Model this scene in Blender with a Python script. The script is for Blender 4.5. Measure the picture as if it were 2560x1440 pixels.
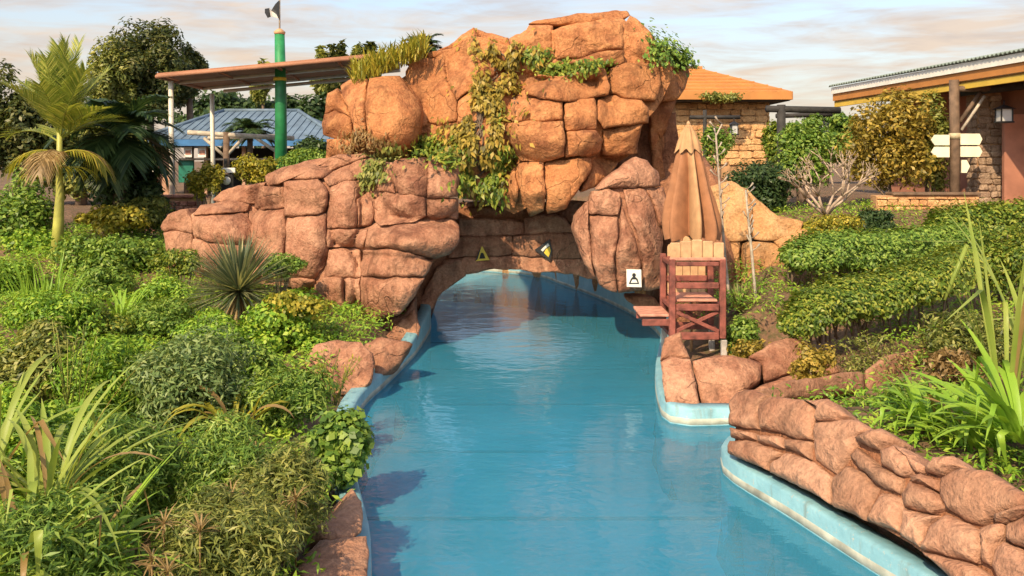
import bpy, bmesh, math, random
import numpy as np
from mathutils import Vector, Matrix, noise
from mathutils.bvhtree import BVHTree

for o in list(bpy.data.objects): bpy.data.objects.remove(o)
S = bpy.context.scene
COL = S.collection
R = math.radians

# ------------------------------------------------------------------ camera, sky, sun, exposure
F = 2217.0; H = 3.3; HOR = 400.0           # focal length (px of a 2560 wide frame), eye height, horizon row
cam = bpy.data.cameras.new('camera'); co = bpy.data.objects.new('camera', cam); COL.objects.link(co)
co.location = (0, 0, H); co.rotation_euler = (R(90), 0, 0)
cam.sensor_width = 36; cam.lens = 36*F/2560; cam.shift_y = -(720-HOR)/2560
cam.clip_start = 0.1; cam.clip_end = 2000
S.camera = co
SUN_AZ, SUN_EL = R(-154), R(40)             # azimuth from +Y towards +X, elevation
sv = Vector((math.sin(SUN_AZ)*math.cos(SUN_EL), math.cos(SUN_AZ)*math.cos(SUN_EL), math.sin(SUN_EL)))
w = bpy.data.worlds.new('World'); S.world = w; w.use_nodes = True
nt = w.node_tree; nt.nodes.clear()
out = nt.nodes.new('ShaderNodeOutputWorld'); bg = nt.nodes.new('ShaderNodeBackground')
sky = nt.nodes.new('ShaderNodeTexSky'); sky.sky_type = 'NISHITA'; sky.sun_disc = False
sky.sun_elevation = SUN_EL; sky.sun_rotation = SUN_AZ; sky.dust_density = 2.2; sky.air_density = 1.0; sky.ozone_density = 1.0
tc = nt.nodes.new('ShaderNodeTexCoord'); sep = nt.nodes.new('ShaderNodeSeparateXYZ'); nt.links.new(tc.outputs['Generated'], sep.inputs[0])
def wm(op, a, b):
    n = nt.nodes.new('ShaderNodeMath'); n.operation = op
    for i, v in enumerate((a, b)):
        if isinstance(v, (int, float)): n.inputs[i].default_value = v
        elif v is not None: nt.links.new(v, n.inputs[i])
    return n.outputs[0]
zz = wm('ADD', wm('MAXIMUM', sep.outputs[2], 0.0), 0.06)
cmb = nt.nodes.new('ShaderNodeCombineXYZ')
nt.links.new(wm('DIVIDE', sep.outputs[0], zz), cmb.inputs[0]); nt.links.new(wm('MULTIPLY', wm('DIVIDE', sep.outputs[1], zz), 1.25), cmb.inputs[1])
def wnoise(scale, detail, dist):
    n = nt.nodes.new('ShaderNodeTexNoise'); n.inputs['Scale'].default_value = scale; n.inputs['Detail'].default_value = detail
    n.inputs['Roughness'].default_value = .6; n.inputs['Distortion'].default_value = dist
    nt.links.new(cmb.outputs[0], n.inputs['Vector']); return n.outputs['Fac']
cr = nt.nodes.new('ShaderNodeValToRGB'); cr.color_ramp.elements[0].position = .43; cr.color_ramp.elements[1].position = .60
nt.links.new(wm('ADD', wm('MULTIPLY', wnoise(.55, 6, .6), .65), wm('MULTIPLY', wnoise(1.7, 6, .9), .35)), cr.inputs[0])
shade = nt.nodes.new('ShaderNodeValToRGB')
shade.color_ramp.elements[0].color = (1.9, 1.55, 1.4, 1); shade.color_ramp.elements[0].position = .42
shade.color_ramp.elements[1].color = (2.75, 2.12, 1.62, 1); shade.color_ramp.elements[1].position = .6
nt.links.new(wnoise(1.1, 4, .4), shade.inputs[0])
mx = nt.nodes.new('ShaderNodeMix'); mx.data_type = 'RGBA'
nt.links.new(wm('MULTIPLY', cr.outputs[0], .85), mx.inputs[0]); sm = nt.nodes.new('ShaderNodeMix'); sm.data_type = 'RGBA'; sm.blend_type = 'MULTIPLY'; sm.inputs[0].default_value = 1; sm.inputs[7].default_value = (.70, .78, .80, 1); nt.links.new(sky.outputs[0], sm.inputs[6]); nt.links.new(sm.outputs[2], mx.inputs[6]); nt.links.new(shade.outputs[0], mx.inputs[7])
hz = nt.nodes.new('ShaderNodeMapRange'); hz.inputs[1].default_value = 0.0; hz.inputs[2].default_value = .27; hz.inputs[3].default_value = .85; hz.inputs[4].default_value = 0
nt.links.new(sep.outputs[2], hz.inputs[0])
mh = nt.nodes.new('ShaderNodeMix'); mh.data_type = 'RGBA'; mh.inputs[7].default_value = (2.6, 2.0, 1.5, 1)
nt.links.new(hz.outputs[0], mh.inputs[0]); nt.links.new(mx.outputs[2], mh.inputs[6])
nt.links.new(mh.outputs[2], bg.inputs[0]); bg.inputs[1].default_value = 0.165
nt.links.new(bg.outputs[0], out.inputs[0])
sl = bpy.data.lights.new('sun', 'SUN'); sl.energy = 3.1; sl.angle = R(.6); sl.color = (1.0, .77, .49)
so = bpy.data.objects.new('sun', sl); COL.objects.link(so); so.rotation_euler = sv.to_track_quat('Z', 'Y').to_euler()
vs = S.view_settings; vs.view_transform = 'Standard'; vs.look = 'None'; vs.gamma = 1; vs.use_curve_mapping = False; vs.exposure = 1.0

# ------------------------------------------------------------------ helpers
def B(px, py, Y): return Vector(((px-1280)*Y/F, Y, H-(py-HOR)*Y/F))
def PX(px, Y): return (px-1280)*Y/F
def PZ(py, Y): return H-(py-HOR)*Y/F
def tag(o, label=None, cat=None, group=None, kind=None):
    if label: o['label'] = label
    if cat: o['category'] = cat
    if group: o['group'] = group
    if kind: o['kind'] = kind
    return o
def empty(name, loc, label, cat, group=None):
    o = bpy.data.objects.new(name, None); o.empty_display_size = .2; COL.objects.link(o); o.location = loc
    return tag(o, label, cat, group)
def link(name, me, mat, parent=None, smooth=False):
    o = bpy.data.objects.new(name, me); COL.objects.link(o)
    if mat and not me.materials: me.materials.append(mat)
    if parent:
        o.parent = parent
        if parent.type == 'EMPTY': o.matrix_parent_inverse = Matrix.Translation(-parent.location)
    if smooth: me.shade_smooth()
    return o
def mesh(name, verts, faces, mat, parent=None, smooth=False):
    me = bpy.data.meshes.new(name); me.from_pydata([tuple(v) for v in verts], [], faces); me.update()
    return link(name, me, mat, parent, smooth)
def from_bm(name, bm, mat, parent=None, smooth=False):
    me = bpy.data.meshes.new(name); bm.to_mesh(me); bm.free(); return link(name, me, mat, parent, smooth)
def box(name, c, s, mat, parent=None, rz=0, bev=.01, rot=None):
    bm = bmesh.new(); bmesh.ops.create_cube(bm, size=1)
    bmesh.ops.scale(bm, vec=s, verts=bm.verts)
    if bev: bmesh.ops.bevel(bm, geom=bm.edges[:], offset=min(bev, min(s)*.3), segments=1, affect='EDGES')
    m = rot if rot else Matrix.Rotation(rz, 4, 'Z')
    bmesh.ops.transform(bm, matrix=Matrix.Translation(c) @ m, verts=bm.verts)
    return from_bm(name, bm, mat, parent)
def bar(name, a, b, wd, ht, mat, parent=None, bev=.006):
    a, b = Vector(a), Vector(b); d = b-a
    q = d.to_track_quat('X', 'Z').to_matrix().to_4x4()
    return box(name, (a+b)/2, (d.length, wd, ht), mat, parent, bev=bev, rot=q)
def tube_data(pts, rad, n=8):
    pts = [Vector(p) for p in pts]; V = []; Fc = []
    prev = None
    for i, p in enumerate(pts):
        d = (pts[min(i+1, len(pts)-1)]-pts[max(i-1, 0)]).normalized()
        a = d.cross(Vector((0, 0, 1)) if abs(d.z) < .9 else Vector((0, 1, 0))).normalized() if prev is None else (prev-d*prev.dot(d)).normalized()
        prev = a; b = d.cross(a); r = rad[i] if hasattr(rad, '__len__') else rad
        for k in range(n):
            t = 2*math.pi*k/n; V.append(p+a*r*math.cos(t)+b*r*math.sin(t))
    for i in range(len(pts)-1):
        for k in range(n):
            Fc.append((i*n+k, i*n+(k+1) % n, (i+1)*n+(k+1) % n, (i+1)*n+k))
    Fc.append(tuple(range(n))[::-1]); Fc.append(tuple(range((len(pts)-1)*n, len(pts)*n)))
    return V, Fc
def tube(name, pts, rad, mat, parent=None, n=8):
    V, Fc = tube_data(pts, rad, n); return mesh(name, V, Fc, mat, parent, True)
def tubes(name, lst, mat, parent=None, n=5):
    V = []; Fc = []
    for pts, rad in lst:
        v, f = tube_data(pts, rad, n); k = len(V); V += v; Fc += [tuple(i+k for i in q) for q in f]
    return mesh(name, V, Fc, mat, parent, True)
def catmull(pts, n, closed=True):
    P = [np.array(p, float) for p in pts]; m = len(P); o = []
    segs = m if closed else m-1
    # arc-length proportional sampling
    dense = []
    for i in range(segs):
        p0 = P[(i-1) % m] if closed or i > 0 else P[0]; p1 = P[i]; p2 = P[(i+1) % m]; p3 = P[(i+2) % m] if closed or i+2 < m else P[-1]
        for k in range(12):
            t = k/12
            dense.append(.5*((2*p1)+(-p0+p2)*t+(2*p0-5*p1+4*p2-p3)*t*t+(-p0+3*p1-3*p2+p3)*t**3))
    dense.append(dense[0] if closed else P[-1])
    D = np.array(dense); L = np.concatenate([[0], np.cumsum(np.linalg.norm(np.diff(D, axis=0), axis=1))])
    ts = np.linspace(0, L[-1], n, endpoint=not closed)
    return np.stack([np.interp(ts, L, D[:, k]) for k in range(D.shape[1])], 1)

# ------------------------------------------------------------------ materials
MATS = {}
def nodes(name):
    m = bpy.data.materials.new(name); m.use_nodes = True; t = m.node_tree; t.nodes.clear()
    o = t.nodes.new('ShaderNodeOutputMaterial'); return m, t, o
def N(t, ty, **kw):
    n = t.nodes.new(ty)
    for k, v in kw.items():
        if k.startswith('i_'): n.inputs[k[2:].replace('_', ' ')].default_value = v
        else: setattr(n, k, v)
    return n
def ramp(t, fac, stops):
    r = t.nodes.new('ShaderNodeValToRGB'); e = r.color_ramp.elements
    while len(e) < len(stops): e.new(.5)
    for i, (p, c) in enumerate(stops): e[i].position = p; e[i].color = (*c, 1)
    t.links.new(fac, r.inputs[0]); return r.outputs[0]
def mixc(t, fac, a, b, mode='MIX'):
    m = t.nodes.new('ShaderNodeMix'); m.data_type = 'RGBA'; m.blend_type = mode
    for sock, v in ((m.inputs[0], fac), (m.inputs[6], a), (m.inputs[7], b)):
        if isinstance(v, (int, float)): sock.default_value = v
        elif isinstance(v, tuple): sock.default_value = (*v, 1)
        else: t.links.new(v, sock)
    return m.outputs[2]
def tex(t, scale, detail=5, vec=None, rough=.55, dist=0):
    n = N(t, 'ShaderNodeTexNoise', i_Scale=scale, i_Detail=detail, i_Roughness=rough, i_Distortion=dist)
    if vec: t.links.new(vec, n.inputs['Vector'])
    return n.outputs['Fac']
def pos(t, scale=(1, 1, 1)):
    g = t.nodes.new('ShaderNodeNewGeometry'); m = t.nodes.new('ShaderNodeMapping'); m.inputs['Scale'].default_value = scale
    t.links.new(g.outputs['Position'], m.inputs[0]); return m.outputs[0]
def simple(name, c, rough=.6, var=.15, scale=6, bump=.15, metal=0, bscale=None):
    if name in MATS: return MATS[name]
    m, t, o = nodes(name); p = t.nodes.new('ShaderNodeBsdfPrincipled'); v = pos(t)
    n1 = tex(t, scale, 6, v); lo = tuple(x*(1-var*1.6) for x in c); hi = tuple(min(1, x*(1+var)) for x in c)
    t.links.new(ramp(t, n1, [(.3, lo), (.7, hi)]), p.inputs['Base Color'])
    p.inputs['Roughness'].default_value = rough; p.inputs['Metallic'].default_value = metal
    if bump:
        b = N(t, 'ShaderNodeBump', i_Strength=bump, i_Distance=.02); t.links.new(tex(t, bscale or scale*6, 4, v), b.inputs['Height']); t.links.new(b.outputs[0], p.inputs['Normal'])
    t.links.new(p.outputs[0], o.inputs[0]); MATS[name] = m; return m
def rockmat(name, base, dark, light, stain=.65, crack=.3, bd=.10):
    m, t, o = nodes(name); p = t.nodes.new('ShaderNodeBsdfPrincipled'); v = pos(t)
    oi = t.nodes.new('ShaderNodeObjectInfo')
    big = tex(t, .9, 3, v, .6, .6); mid = tex(t, 3.5, 5, v, .65, .3); fine = tex(t, 22, 3, v, .7)
    c = ramp(t, big, [(.3, dark), (.5, base), (.72, light)])
    c = mixc(t, ramp(t, mid, [(.42, (0, 0, 0)), (.68, (1, 1, 1))]), c, light)
    vs_ = pos(t, (2.2, 2.2, .35)); st = tex(t, 1.6, 4, vs_, .65, .4)          # vertical water stains
    k = N(t, 'ShaderNodeMath', operation='MULTIPLY'); k.inputs[1].default_value = stain
    t.links.new(ramp(t, st, [(.5, (0, 0, 0)), (.72, (1, 1, 1))]), k.inputs[0])
    c = mixc(t, k.outputs[0], c, tuple(x*.38 for x in dark))
    fr = ramp(t, fine, [(.35, (.74, .74, .74)), (.65, (1.12, 1.12, 1.12))])
    c = mixc(t, 1.0, c, fr, 'MULTIPLY')
    rv = ramp(t, oi.outputs['Random'], [(0, (.82, .8, .78)), (.5, (1, .98, .96)), (1, (1.12, 1.14, 1.16))])
    c = mixc(t, 1.0, c, rv, 'MULTIPLY')
    vo = N(t, 'ShaderNodeTexVoronoi', feature='DISTANCE_TO_EDGE'); vo.inputs['Scale'].default_value = 1.25
    wv = N(t, 'ShaderNodeVectorMath', operation='ADD'); nz = N(t, 'ShaderNodeTexNoise', i_Scale=1.6, i_Detail=2.0); t.links.new(v, nz.inputs['Vector'])
    t.links.new(v, wv.inputs[0]); t.links.new(nz.outputs['Color'], wv.inputs[1]); t.links.new(wv.outputs[0], vo.inputs['Vector'])
    ck = ramp(t, vo.outputs['Distance'], [(0, (0, 0, 0)), (.022, (1, 1, 1))])
    gate = ramp(t, tex(t, .8, 2, v), [(.50, (0, 0, 0)), (.56, (1, 1, 1))])
    inv = mixc(t, gate, (1.0, 1.0, 1.0), ck)
    c = mixc(t, crack*.6, c, mixc(t, 1.0, c, inv, 'MULTIPLY'))
    t.links.new(c, p.inputs['Base Color']); p.inputs['Roughness'].default_value = .82; p.inputs['Specular IOR Level'].default_value = .25
    hs = N(t, 'ShaderNodeMath', operation='MULTIPLY_ADD'); hs.inputs[1].default_value = .22; t.links.new(fine, hs.inputs[0]); t.links.new(mid, hs.inputs[2])
    h2 = N(t, 'ShaderNodeMath', operation='MULTIPLY_ADD'); h2.inputs[1].default_value = crack*.5; t.links.new(inv, h2.inputs[0]); t.links.new(hs.outputs[0], h2.inputs[2])
    b1 = N(t, 'ShaderNodeBump', i_Strength=1.0, i_Distance=bd); t.links.new(h2.outputs[0], b1.inputs['Height']); t.links.new(b1.outputs[0], p.inputs['Normal'])
    t.links.new(p.outputs[0], o.inputs[0]); return m
M_rock = rockmat('orange_rock', (.42, .168, .066), (.25, .092, .040), (.52, .24, .10))
M_rock2 = rockmat('pink_rock', (.34, .155, .092), (.21, .088, .053), (.47, .25, .155), .65)
M_rock3 = rockmat('terracotta_rock', (.36, .18, .11), (.28, .13, .08), (.44, .245, .155), .55, .0, .075)
M_core = rockmat('rock_core', (.26, .115, .06), (.17, .07, .04), (.33, .15, .08))
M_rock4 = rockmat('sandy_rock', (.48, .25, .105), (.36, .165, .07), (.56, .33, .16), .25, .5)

def leafmat(name, dark, mid, light, trans=.35, rough=.45):
    if name in MATS: return MATS[name]
    m, t, o = nodes(name); g = t.nodes.new('ShaderNodeNewGeometry'); v = pos(t)
    a = N(t, 'ShaderNodeMath', operation='MULTIPLY_ADD'); a.inputs[1].default_value = .6
    t.links.new(g.outputs['Random Per Island'], a.inputs[0])
    b = N(t, 'ShaderNodeMath', operation='MULTIPLY'); b.inputs[1].default_value = .42; t.links.new(tex(t, 2.4, 3, v), b.inputs[0]); t.links.new(b.outputs[0], a.inputs[2])
    c = ramp(t, a.outputs[0], [(.18, dark), (.5, mid), (.85, light)])
    p = t.nodes.new('ShaderNodeBsdfPrincipled'); p.inputs['Roughness'].default_value = rough; p.inputs['Specular IOR Level'].default_value = .35
    tr = t.nodes.new('ShaderNodeBsdfTranslucent'); mxs = t.nodes.new('ShaderNodeMixShader'); mxs.inputs[0].default_value = trans
    t.links.new(c, p.inputs['Base Color']); t.links.new(mixc(t, 1.0, c, (1.25, 1.2, .7), 'MULTIPLY'), tr.inputs[0])
    t.links.new(p.outputs[0], mxs.inputs[1]); t.links.new(tr.outputs[0], mxs.inputs[2]); t.links.new(mxs.outputs[0], o.inputs[0])
    MATS[name] = m; return m
L_yel = leafmat('yellow_green_leaf', (0.125, 0.150, 0.019), (0.325, 0.312, 0.037), (0.575, 0.450, 0.062))
L_bri = leafmat('bright_green_leaf', (.075, .17, .02), (.22, .40, .04), (.45, .56, .07))
L_mid = leafmat('mid_green_leaf', (.06, .13, .02), (.17, .29, .045), (.38, .48, .09))
L_dar = leafmat('dark_green_leaf', (0.019, 0.046, 0.016), (0.052, 0.098, 0.033), (0.117, 0.169, 0.058))
L_oli = leafmat('olive_leaf', (.075, .105, .025), (.20, .235, .05), (.43, .41, .11))
L_gry = leafmat('grey_green_leaf', (.07, .13, .045), (.18, .27, .085), (.36, .43, .16))
L_hed = leafmat('hedge_leaf', (.05, .10, .015), (.155, .24, .03), (.44, .44, .07))
L_dry = leafmat('dry_leaf', (0.154, 0.099, 0.033), (0.308, 0.198, 0.077), (0.495, 0.363, 0.176))
L_yuc = leafmat('yucca_leaf', (0.065, 0.098, 0.058), (0.143, 0.182, 0.104), (0.468, 0.442, 0.208))
L_blu = leafmat('reed_leaf', (0.120, 0.204, 0.036), (0.264, 0.348, 0.060), (0.528, 0.540, 0.156))
L_brt = leafmat('autumn_leaf', (0.108, 0.095, 0.020), (0.324, 0.257, 0.041), (0.567, 0.392, 0.081))
L_tre = leafmat('tree_leaf', (.03, .05, .015), (.075, .10, .028), (.20, .19, .05))
M_bark = simple('bark', (.16, .11, .075), .85, .3, 5, .5)
M_bark_l = simple('pale_bark', (.42, .34, .27), .8, .25, 8, .3)

# ------------------------------------------------------------------ terrain and river
def lerpt(v, tab):
    return float(np.interp(v, [a for a, b in tab], [b for a, b in tab]))
LEFT = [(-.9, 2.5), (-.95, 5), (-1.11, 7.0), (-1.55, 8.8), (-1.88, 10.3), (-1.98, 11.7), (-1.82, 13.1), (-1.64, 14.8), (-1.58, 16.3), (-1.6, 17.5), (-1.9, 18.8), (-2.9, 20.4), (-5, 21.6), (-9, 22.2)]
RIGHT = [(4.6, 2.5), (3.6, 5), (2.92, 7.0), (2.55, 8.2), (2.24, 9.15), (2.30, 9.7), (2.75, 10.5), (2.72, 11.05), (2.32, 10.98), (1.97, 11.15), (1.95, 11.8), (2.15, 13.3), (2.55, 15.2), (2.75, 16.6), (2.6, 18.6), (2.1, 20.9), (1.35, 23.3), (.57, 25.2), (-1.5, 26.6), (-5, 27.4), (-9, 27.6)]
LE = catmull(LEFT, 90, False); RE = catmull(RIGHT, 130, False)
# keep the sharp inner corner crisp
POLY = np.concatenate([LE, RE[::-1]])
def inside(x, y):
    xs, ys = POLY[:, 0], POLY[:, 1]; x2, y2 = np.roll(xs, -1), np.roll(ys, -1)
    c = ((ys > y) != (y2 > y)) & (x < (x2-xs)*(y-ys)/(y2-ys+1e-12)+xs)
    return bool(c.sum() % 2)
def edge_dist(x, y):
    a = POLY; b = np.roll(POLY, -1, 0); d = b-a; L2 = (d*d).sum(1)+1e-9
    t = np.clip(((x-a[:, 0])*d[:, 0]+(y-a[:, 1])*d[:, 1])/L2, 0, 1)
    return float(np.min(np.hypot(a[:, 0]+t*d[:, 0]-x, a[:, 1]+t*d[:, 1]-y)))
def gz(x, y):
    if x < .3:
        z = lerpt(y, [(0, .35), (9, .42), (13, .5), (16, .75), (19, 1.35), (23, 1.75), (30, 1.8), (60, 1.8)])
        z += .05*min(6, max(0, -x-3))*(1 if y < 22 else .3)
    else:
        z = lerpt(y, [(0, .5), (7, .55), (9.5, .55), (11.5, .72), (16, 1.15), (19.5, 2.0), (24, 2.1), (60, 2.0)])
        z += .04*min(5, max(0, x-4))
    return z + .10*noise.noise((x*.6, y*.6, 0))*(1 if y < 60 else 0)
xs = np.concatenate([[-600, -200, -90, -50, -35], np.arange(-26, -8, .8), np.arange(-8, 8, .22), np.arange(8, 27, .8), [35, 50, 90, 200, 600]])
ys = np.concatenate([[-40, -10, 0], np.arange(2, 30, .25), np.arange(30, 60, 1.5), [70, 90, 140, 300, 900]])
V = []; Fc = []
for y in ys:
    for x in xs:
        z = gz(x, y)
        if -12 < x < 8 and 1.5 < y < 30:
            e_ = edge_dist(x, y)
            z = -1.4 if inside(x, y) or e_ < .06 else min(z, .10+max(0, e_-.3)*(.22 if x > 0 and 9.8 < y < 14 else .7))
        V.append((x, y, z))
nx = len(xs)
for j in range(len(ys)-1):
    for i in range(nx-1): Fc.append((j*nx+i, j*nx+i+1, (j+1)*nx+i+1, (j+1)*nx+i))
m, t, o = nodes('soil'); p = t.nodes.new('ShaderNodeBsdfPrincipled'); v = pos(t)
c = ramp(t, tex(t, 1.2, 7, v, .65), [(.3, (.10, .055, .03)), (.55, (.20, .11, .065)), (.75, (.30, .17, .10))])
c = mixc(t, ramp(t, tex(t, 14, 5, v), [(.45, (0, 0, 0)), (.65, (1, 1, 1))]), c, (.09, .075, .03))
t.links.new(c, p.inputs[0]); p.inputs['Roughness'].default_value = .95
b = N(t, 'ShaderNodeBump', i_Strength=.8, i_Distance=.06); t.links.new(tex(t, 18, 6, v), b.inputs['Height']); t.links.new(b.outputs[0], p.inputs['Normal']); t.links.new(p.outputs[0], o.inputs[0])
tag(mesh('ground', V, Fc, m, None, True), kind='structure')

# pool floor and water
M_pool = simple('pool_paint', (.24, .70, .88), .5, .12, 1.2, .05)
mesh_floor = mesh('pool_floor', [(-12, 1, -.95), (8, 1, -.95), (8, 30, -.95), (-12, 30, -.95)], [(0, 1, 2, 3)], M_pool); tag(mesh_floor, kind='structure')
for yj in (8.3, 10.5, 12.9, 15.4, 18.0, 20.6): box('floor_joint', (.4, yj, -.945), (9, .09, .012), simple('joint_tile', (.05, .25, .36), .5, .1, 4, 0), mesh_floor, bev=0)
m, t, o = nodes('water'); v = pos(t)
wvec = pos(t, (.75, 1.25, 1)); n1 = tex(t, 2.0, 3, wvec, .5, .5); n2 = tex(t, 7.5, 3, wvec, .55, .5); n3 = tex(t, .35, 2, v)
ad = N(t, 'ShaderNodeMath', operation='MULTIPLY_ADD'); ad.inputs[1].default_value = .30; t.links.new(n2, ad.inputs[0]); t.links.new(n1, ad.inputs[2])
bmp = N(t, 'ShaderNodeBump', i_Strength=.22, i_Distance=.06); t.links.new(ad.outputs[0], bmp.inputs['Height'])
fr = N(t, 'ShaderNodeFresnel', i_IOR=1.43); t.links.new(bmp.outputs[0], fr.inputs['Normal'])
gl = N(t, 'ShaderNodeBsdfGlossy', i_Roughness=.03); t.links.new(bmp.outputs[0], gl.inputs['Normal'])
df = t.nodes.new('ShaderNodeBsdfDiffuse'); t.links.new(ramp(t, n3, [(.3, (.06, .41, .61)), (.7, (.10, .50, .72))]), df.inputs[0])
tr = t.nodes.new('ShaderNodeBsdfTransparent'); tr.inputs[0].default_value = (.40, .84, .95, 1)
ms = N(t, 'ShaderNodeMixShader'); ms.inputs[0].default_value = .40; t.links.new(tr.outputs[0], ms.inputs[1]); t.links.new(df.outputs[0], ms.inputs[2])
ms2 = N(t, 'ShaderNodeMixShader'); t.links.new(fr.outputs[0], ms2.inputs[0]); t.links.new(ms.outputs[0], ms2.inputs[1]); t.links.new(gl.outputs[0], ms2.inputs[2])
t.links.new(ms2.outputs[0], o.inputs[0]); M_water = m
# water sheet follows the banks
wv_ = []; wf = []
grid = 60
ysw = np.linspace(2.5, 27.7, 200)
PP = [(float(a), float(b_)) for a, b_ in POLY]
bm = bmesh.new(); vv = [bm.verts.new((x, y, 0)) for x, y in PP]; fce = bm.faces.new(vv); bmesh.ops.triangulate(bm, faces=[fce]); bm.normal_update()
for f_ in bm.faces:
    if f_.normal.z < 0: f_.normal_flip()
tag(from_bm('water', bm, M_water), kind='structure')

# kerbs
m, t, o = nodes('kerb_paint'); p = t.nodes.new('ShaderNodeBsdfPrincipled'); v = pos(t)
c = ramp(t, tex(t, 3.0, 6, v, .65), [(.3, (.15, .33, .40)), (.6, (.22, .43, .50)), (.8, (.30, .50, .55))])
c = mixc(t, ramp(t, tex(t, 2.2, 6, pos(t, (3, 3, .5)), .7, .4), [(.56, (0, 0, 0)), (.75, (.7, .7, .7))]), c, (.16, .17, .13))
c = mixc(t, ramp(t, tex(t, 26, 4, v, .7), [(.62, (0, 0, 0)), (.66, (.8, .8, .8))]), c, (.38, .40, .36))
t.links.new(c, p.inputs[0]); p.inputs['Roughness'].default_value = .6
b = N(t, 'ShaderNodeBump', i_Strength=.5, i_Distance=.02); t.links.new(tex(t, 14, 5, v), b.inputs['Height']); t.links.new(b.outputs[0], p.inputs['Normal']); t.links.new(p.outputs[0], o.inputs[0]); M_kerb = m
M_stripe = simple('kerb_stripe', (.42, .43, .36), .55, .3, 4, .2)
def kerb(label, line, sgn):
    root = empty('river_kerb', (float(line[0][0]), float(line[0][1]), 0), label, 'kerb')
    prof = [(0, -1.0), (0, .20), (.018, .22), (.05, .227), (.20, .23), (.22, .1), (.22, -1.0)]
    def sweep(name, prof, mat):
        Vv = []; Ff = []; n = len(prof)
        for i, q in enumerate(line):
            d = line[min(i+1, len(line)-1)]-line[max(i-1, 0)]; d = d/np.linalg.norm(d); nrm = np.array([-d[1], d[0]])*sgn
            kh = 1+1.15*min(1, max(0, (q[1]-13.5)/4.0))
            for (u, z) in prof: Vv.append((q[0]+nrm[0]*u, q[1]+nrm[1]*u, (z*kh if z > .1 else z)+(.012*noise.noise((q[0]*2, q[1]*2, z)))))
        for i in range(len(line)-1):
            for k in range(n-1): Ff.append((i*n+k, i*n+k+1, (i+1)*n+k+1, (i+1)*n+k))
        return mesh(name, Vv, Ff, mat, root, True)
    sweep('kerb_wall', prof, M_kerb)
    sweep('stripe', [(0, .012), (-.004, .015), (-.004, .085), (0, .088)], M_stripe)
kerb('pale blue painted kerb curving along the water below the plants and rock ledge', LE, 1)
kerb('pale blue painted kerb with cream stripe under the terracotta stone wall', RE, -1)

# ------------------------------------------------------------------ rocks
ROCK_V = []; ROCK_F = []
def boulder(outline, yfn, parent, mat, bulge=.28, thick=.9, seed=0, n=44, nr=9, inset=-1.7, rough=.05, nrm=(0, -1, .0), name='boulder', jit=2.2, edge=.042, dome=.22, offr=.025, und=.16):
    rng = random.Random(seed*7+11)
    lo = np.array(outline, float); lo2 = np.concatenate([lo, lo[:1]]); sl_ = np.concatenate([[0], np.cumsum(np.linalg.norm(np.diff(lo2, axis=0), axis=1))])
    ts_ = np.linspace(0, sl_[-1], n, endpoint=False)
    for v_ in sl_[:-1]: ts_[np.argmin(np.abs(ts_-v_))] = v_          # keep the corners
    pts = np.stack([np.interp(ts_, sl_, lo2[:, k]) for k in (0, 1)], 1)
    pts = .8*pts+.1*np.roll(pts, 1, 0)+.1*np.roll(pts, -1, 0); c = pts.mean(0)
    d = pts-c; ln = np.linalg.norm(d, axis=1, keepdims=True); pts = c+d*np.clip((ln-inset)/ln, .6, 1.2)
    for i in range(n):                                               # one wander for all joints, so neighbours stay tight
        x_, y_ = pts[i]*.022
        pts[i] += np.array([noise.noise((x_, y_, 3.3))+.5*noise.noise((x_*3, y_*3, 8)), noise.noise((x_, y_, 7.7))+.5*noise.noise((x_*3, y_*3, 2))])*jit*2.2
    nv = Vector(nrm).normalized(); V = []; rings = []
    off = rng.uniform(-offr, offr)
    def add(px, py, push, tang=None):
        P = B(px, py, yfn(px, py)+off); P = P + nv*(push+und*noise.noise(P*.85)+und*.45*noise.noise(P*1.9+Vector((5, 0, 0)))); return P
    # front rings: from outline to centre; a tight rounded arris, then a gently domed face
    lens = np.linalg.norm(pts-c, axis=1); sc = F/yfn(c[0], c[1]); rho = max(1.2, edge*sc*.5)
    for k in range(nr+1):
        t_ = (k/nr)**1.7; s = 1-t_*.97
        ring = []
        for i in range(n):
            q = c+(pts[i]-c)*s; dist = (1-s)*lens[i]
            ring.append(add(q[0], q[1], edge*(1-math.exp(-dist/rho))+max(0, bulge-edge)*dome*(1-s*s)))
        rings.append(ring)
    Cw = add(c[0], c[1], 0); back = []
    for k in (1, 2, 3):
        th = k/3*math.pi/2*.9; s = math.cos(th)**.45; dd = math.sin(th)
        back.append([Cw+(p-Cw)*s-nv*thick*dd for p in rings[0]])
    allr = back[::-1]+rings
    idx = []
    for ring in allr:
        row = []
        for p in ring:
            amp = rough
            nn = noise.fractal(p*1.5+Vector((seed*3.1, 0, 0)), .9, 2.0, 4)
            rd = noise.noise(p*4.1+Vector((0, seed*1.7, 0)))
            st = noise.noise(Vector((p.x*.5, p.y*.5, p.z*5.0+seed)))
            q = p+nv*(amp*nn*1.7+amp*.55*rd+amp*.5*st)+Vector((noise.noise(p*2+Vector((9, 0, 0))), 0, noise.noise(p*2+Vector((0, 9, 0)))))*amp*.35
            row.append(len(V)); V.append(q)
        idx.append(row)
    Fs = []
    for a in range(len(idx)-1):
        for i in range(n): Fs.append((idx[a][i], idx[a][(i+1) % n], idx[a+1][(i+1) % n], idx[a+1][i]))
    Fs.append(tuple(idx[-1])); Fs.append(tuple(idx[0][::-1]))
    o = mesh(name, V, Fs, mat, parent, True)
    bm = bmesh.new(); bm.from_mesh(o.data); bmesh.ops.recalc_face_normals(bm, faces=bm.faces); bm.to_mesh(o.data); bm.free()
    k = len(ROCK_V); ROCK_V.extend(V); ROCK_F.extend([tuple(i+k for i in f_) for f_ in Fs])
    return o
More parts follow.
